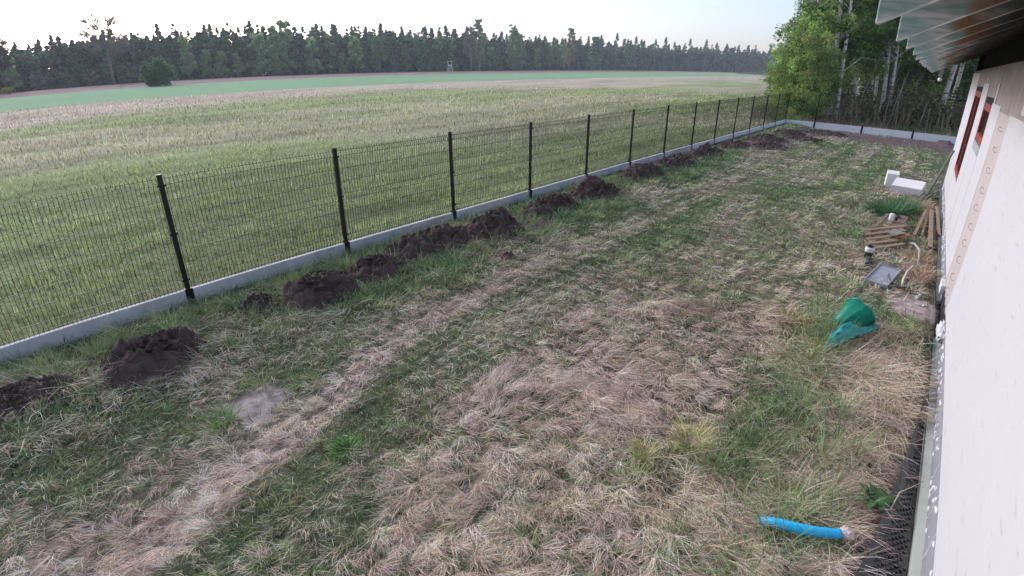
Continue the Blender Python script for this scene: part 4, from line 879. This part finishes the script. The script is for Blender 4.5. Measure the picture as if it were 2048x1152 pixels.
for i, (nm, fn_, bark, lm, lab) in enumerate(specs):
    q, cr = fn_(100+i); P.append([tree_obj(nm, q, bark, cr, lm), lab, True])
def put(i, x, y, s, grp, sx=1, z=0):
    e = P[i]; t = e[0] if e[2] else copy_tree(e[0]); e[2] = False
    place(t, x, y, z, rr.uniform(0, 6.28), s); t.scale = (s*sx, s*sx, s); tag(t, e[1], 'tree', grp); return t
def edge(y):   # x of the forest edge, and how tall the wood stands
    x = np.interp(y, [-70, 0, 300, 420, 500, 600], [-205, -205, -205, -190, -150, -100]); h = np.interp(y, [-60, 20, 60, 90, 140, 220, 300, 420, 600], [.70, .68, .80, .86, .90, .98, .96, .98, 1.05]); return float(x), float(h)
y = -34.
while y < 500:
    x, h = edge(y); step = 6.2 if y < 150 else 9.5 if y < 300 else 13
    u = rr.random(); yy = y+rr.uniform(-1.5, 1.5)
    if 90 < y < 420 and rr.random() < (.55 if y > 170 else .3): put(8, x-2+rr.uniform(-2, 2), yy+2, rr.uniform(.75, 1.15), 'tall birches in the front of the far forest', rr.uniform(.9, 1.3))
    if y > 330: put(9, x+rr.uniform(-4, 2), yy, h*rr.uniform(.92, 1.08), 'tall bare stemmed pines at the far end')
    elif u < (.35 if y < 60 else .72): put(4+(rr.random() < .5), x+rr.uniform(-3, 2), yy, rr.uniform(.7, 1.45), 'young birches along the far forest edge', rr.uniform(1.0, 1.5))
    elif u < .82: put(6, x+rr.uniform(-2, 2), yy, rr.uniform(.7, 1.2), 'bushes along the far forest edge')
    elif u < .96: put(7, x+rr.uniform(-2, 3), yy, rr.uniform(.6, 1.15), 'small conifers along the far forest edge')
    if y < 330: put(rr.randrange(4), x-5+rr.uniform(-2, 2), yy+rr.uniform(-2, 2), h*rr.uniform(.78, 1.0), 'pines of the far forest wall', rr.uniform(.9, 1.3))
    put(rr.randrange(4), x-11+rr.uniform(-2, 2), yy+rr.uniform(-3, 3), h*rr.uniform(.88, 1.07), 'pines of the far forest wall', rr.uniform(.9, 1.3))
    y += step
# the mass of trees behind that front, seen only as a dark body and a ragged top
Vs, Fs, Cs = [], [], []; n0 = 0
for r in range(3):
    y = -45.
    while y < 620:
        x, h = edge(y); q = P[rr.randrange(4)][0]; me = [c for c in q.children if c.name.startswith('crown')][0].data
        co = np.empty(len(me.vertices)*3, np.float32); me.vertices.foreach_get('co', co); co = co.reshape(-1, 3)
        keep = len(co)//4//2*4; co = co[:keep] if r else co
        if len(co) != len(me.vertices): co = co
        ca = np.empty(len(me.vertices)*4, np.float32); me.color_attributes['Col'].data.foreach_get('color', ca); ca = ca.reshape(-1, 4)[:len(co), :3]
        s_ = h*rr.uniform(.9, 1.1); a = rr.uniform(0, 6.28); R_ = np.array([[math.cos(a), -math.sin(a), 0], [math.sin(a), math.cos(a), 0], [0, 0, 1]])
        Vs.append(co @ R_.T*s_*np.array([1.25, 1.25, 1])+np.array([x-17-6*r+rr.uniform(-2, 2), y, 0])); Fs.append((np.arange(len(co)//4)*4)[:, None]+np.arange(4)+n0); Cs.append(ca*.9); n0 += len(co)
        y += 5.5 if y < 200 else 9
q_n = 9500; yy = rng.uniform(-60, 620, q_n); ex = np.array([edge(v) for v in yy]); zz = np.where(rng.random(q_n) < .5, rng.uniform(.2, 6, q_n), rng.uniform(4, 16.5, q_n))*ex[:, 1]; xx = ex[:, 0]-5-rng.random(q_n)*26
V_, F_, C2 = crown(np.stack([xx, yy, zz], 1), rng.uniform(1.2, 2.4, q_n), 26, 1.3, (.13, .18, .105), .35, .9); Vs.append(V_); Fs.append(F_+n0); Cs.append(C2)
o = link('far_woods', mesh_np('far_woods', np.concatenate(Vs), F4=np.concatenate(Fs), col=np.concatenate(Cs)), M_needle); tag(o, 'dark mass of the forest behind its first rows of trees', 'forest', kind='stuff')
# individual trees that stand out
def special(px_az, d, lab, gen, bark, leafm, name='birch_tree', s=1):
    q, cr = gen; t = tree_obj(name, q, bark, cr, leafm, lab); x, y = at(px_az, d); place(t, x, y, 0, 0, s); return t
def bare(h, seed, w, base=(.21, .19, .15), dens=26):
    global rng; rng = np.random.default_rng(seed); q = MB(); rr = random.Random(seed); q.tube([(0, 0, -.2), (.3, 0, h*.3), (0, .2, h*.6), (.3, 0, h*.9)], [.45, .36, .2, .04], 7); cl = []
    def br(p, d, L, r, lev):
        e = p+d*L; q.tube([p, p.lerp(e, .5)+Vector((rr.gauss(0, .15), rr.gauss(0, .15), .1)), e], [max(r, .07), max(r*.75, .06), .045], 4, False)
        if lev == 0: cl.append(tuple(e)); cl.append(tuple(p.lerp(e, .6))); return
        for k in range(3): br(p.lerp(e, rr.uniform(.5, 1)), (d+Vector((rr.gauss(0, .45), rr.gauss(0, .45), rr.uniform(-.05, .5)))).normalized(), L*rr.uniform(.5, .75), r*.5, lev-1)
    for k in range(30):
        a = rr.uniform(0, 6.28); z = h*rr.uniform(.3, .88); br(Vector((0, 0, z)), Vector((math.cos(a), math.sin(a), rr.uniform(.3, .9))).normalized(), w*.30*(1.1-.5*z/h), .14, 3)
    cl = np.array(cl); return q, crown(cl, np.full(len(cl), .9), dens, .22, base, .2, .8)
M_tan = mat('tan bark', (.20, .17, .14), .95)
special(-77.0, 205, 'large tan early spring oak rising bare above the far forest on the left', bare(18.5, 201, 17, (.30, .27, .22), 3), M_tan, M_leaf, 'oak_tree')
special(-84.9, 196, 'tall ragged dark tree at the far left edge of the forest', bare(17, 202, 7, (.10, .09, .08), 14), M_bark, M_leaf, 'ragged_tree')
special(-43.0, 290, 'tall pale yellowish birch towering over the edge beside the hunting stand', birch(25, 203, .15, 4.2, 520, 34, .5, (.34, .40, .22), r0=.3), M_palebark, M_leaf)
special(-39.4, 309, 'broad bright green birch standing out right of the hunting stand', birch(23, 204, .12, 4.6, 600, 36, .5, (.30, .43, .20), r0=.28), M_palebark, M_leaf)
special(-33.6, 335, 'yellowish brown birch standing out in the dark forest wall right of the middle', birch(23, 205, .12, 4.2, 520, 34, .5, (.38, .38, .22), r0=.28), M_palebark, M_leaf)
special(-46.4, 276, 'leafy mid green tree just left of the hunting stand', birch(15, 206, .1, 4.4, 480, 36, .5, (.16, .28, .14), r0=.2), M_palebark, M_leaf)
special(-48.9, 262, 'rounded mid green tree farther left of the hunting stand', birch(14, 207, .1, 4.4, 480, 36, .5, (.15, .26, .15), r0=.2), M_palebark, M_leaf)
special(-53.2, 250, 'bright green rounded tree in front of the dark pines left of centre', birch(14.5, 208, .3, 3.6, 440, 36, .5, (.22, .36, .14), r0=.2), M_palebark, M_leaf)
special(-49.2, 272, 'leafless white stemmed tree in front of dark pines left of the hunting stand', bare(19, 209, 6, (.12, .12, .10), 3), mat('white stem', (.55, .53, .50), .9), M_leaf, 'bare_tree')
special(-43.9, 283, 'leafless pinkish tree just left of the tall yellowish birch', bare(22, 210, 8, (.2, .17, .16), 6), M_palebark, M_leaf, 'bare_tree')
special(-41.2, 300, 'small leafy tree between the tall yellowish birch and the broad bright one', birch(11, 211, .1, 3.4, 320, 34, .5, (.19, .31, .17), r0=.2), M_palebark, M_leaf)
special(-31.0, 345, 'leafy pale green tree group right of the yellowish brown birch', birch(19, 212, .1, 4.6, 480, 34, .5, (.18, .29, .16), r0=.2), M_palebark, M_leaf)
q, cr = bushy(5.8, 5.4, 220, 260, 60, .3, (.14, .23, .10), .2); t = tree_obj('round_bush', q, M_bark, cr, M_leaf, 'lone round green bush on the border strip at the left of the meadow'); place(t, -133.2, 39.4); t['category'] = 'bush'
q, cr = bushy(3.0, 1.6, 221, 60, 40, .3, (.55, .45, .03), .15); t = tree_obj('yellow_bush', q, M_bark, cr, M_leaf, 'small yellow flowering shrub at the forest foot on the far left'); x, y = at(-84.9, 190); place(t, x, y); t['category'] = 'bush'
b = MB(); b.tube([(0, 0, 0), (.1, 0, 2.4), (0, .1, 4.6)], [.09, .06, .03], 6); o = b.build('lone_stake', M_palebark); o.location = (-140, 33.5, 0); tag(o, 'thin pale stem standing alone on the brown strip left of the round bush', 'stem')
# raised hunting stand
hs_ = empty('hunting_stand', (-150, 144.6, 0), .8); tag(hs_, 'raised pale wooden hunting stand with a dark window at the forest edge', 'hunting stand')
M_hs = mat('weathered pale boards', (.75, .74, .68), .9, .2, 6)
b = MB()
for sx, sy in ((-1, -1), (1, -1), (-1, 1), (1, 1)): b.bar((sx*1.0, sy*1.0, 0), (sx*.62, sy*.62, 2.5), .14, .14)
b.bar((-1, -1, .2), (.7, -.7, 2.3), .08, .08); b.bar((1, -1, .2), (-.7, -.7, 2.3), .08, .08)
b.build('leg_frame', M_hs, hs_)
b = MB(); b.box(-.75, .75, -.75, .75, 2.5, 3.05); b.box(-.75, -.60, -.75, .75, 3.051, 4.1); b.box(.60, .75, -.75, .75, 3.051, 4.1); b.box(-.599, .599, .6, .75, 3.051, 4.1); b.build('cabin', M_hs, hs_)
b = MB(); b.box(-.598, .598, -.55, .598, 3.051, 4.09); b.build('window', M_dark, hs_)
b = MB(); b.box(-.95, .95, -.95, .95, 4.101, 4.28); b.build('roof', M_hs, hs_)
b = MB(); b.bar((1.3, -.3, 0), (.8, -.3, 2.6), .07, .07); b.bar((1.3, .3, 0), (.8, .3, 2.6), .07, .07)
for k in range(7): b.bar((1.26-.07*k, -.3, .3+.35*k), (1.26-.07*k, .3, .3+.35*k), .05, .05)
b.build('ladder', M_hs, hs_)
# brown heap of brush at the far end of the meadow
o = heap('brush_heap', -94, 372, 5.5, 22, 2.2, 'long low brown heap of brush at the far right end of the meadow', 301, 40, rz=-.9, m=mat('brush', (.19, .14, .12), 1, .4, 2, bump=1)); o['category'] = 'heap'; del o['group']

# ---------------------------------------------------------------- evening haze
b = MB(); b.box(-1000, 620, -600, 1010, -1.5, 60); o = b.build('haze', []); tag(o, kind='stuff'); o['label'] = 'thin evening haze over the meadow'; o['category'] = 'haze'
m = bpy.data.materials.new('haze air'); m.use_nodes = True; n = m.node_tree.nodes; n.remove(n['Principled BSDF']); v = n.new('ShaderNodeVolumePrincipled')
v.inputs['Density'].default_value = .00042; v.inputs['Color'].default_value = (.82, .93, 1, 1); v.inputs['Anisotropy'].default_value = .2
m.node_tree.links.new(v.outputs[0], n['Material Output'].inputs['Volume']); o.data.materials.append(m)
for q_ in ('dark underlay',): pass
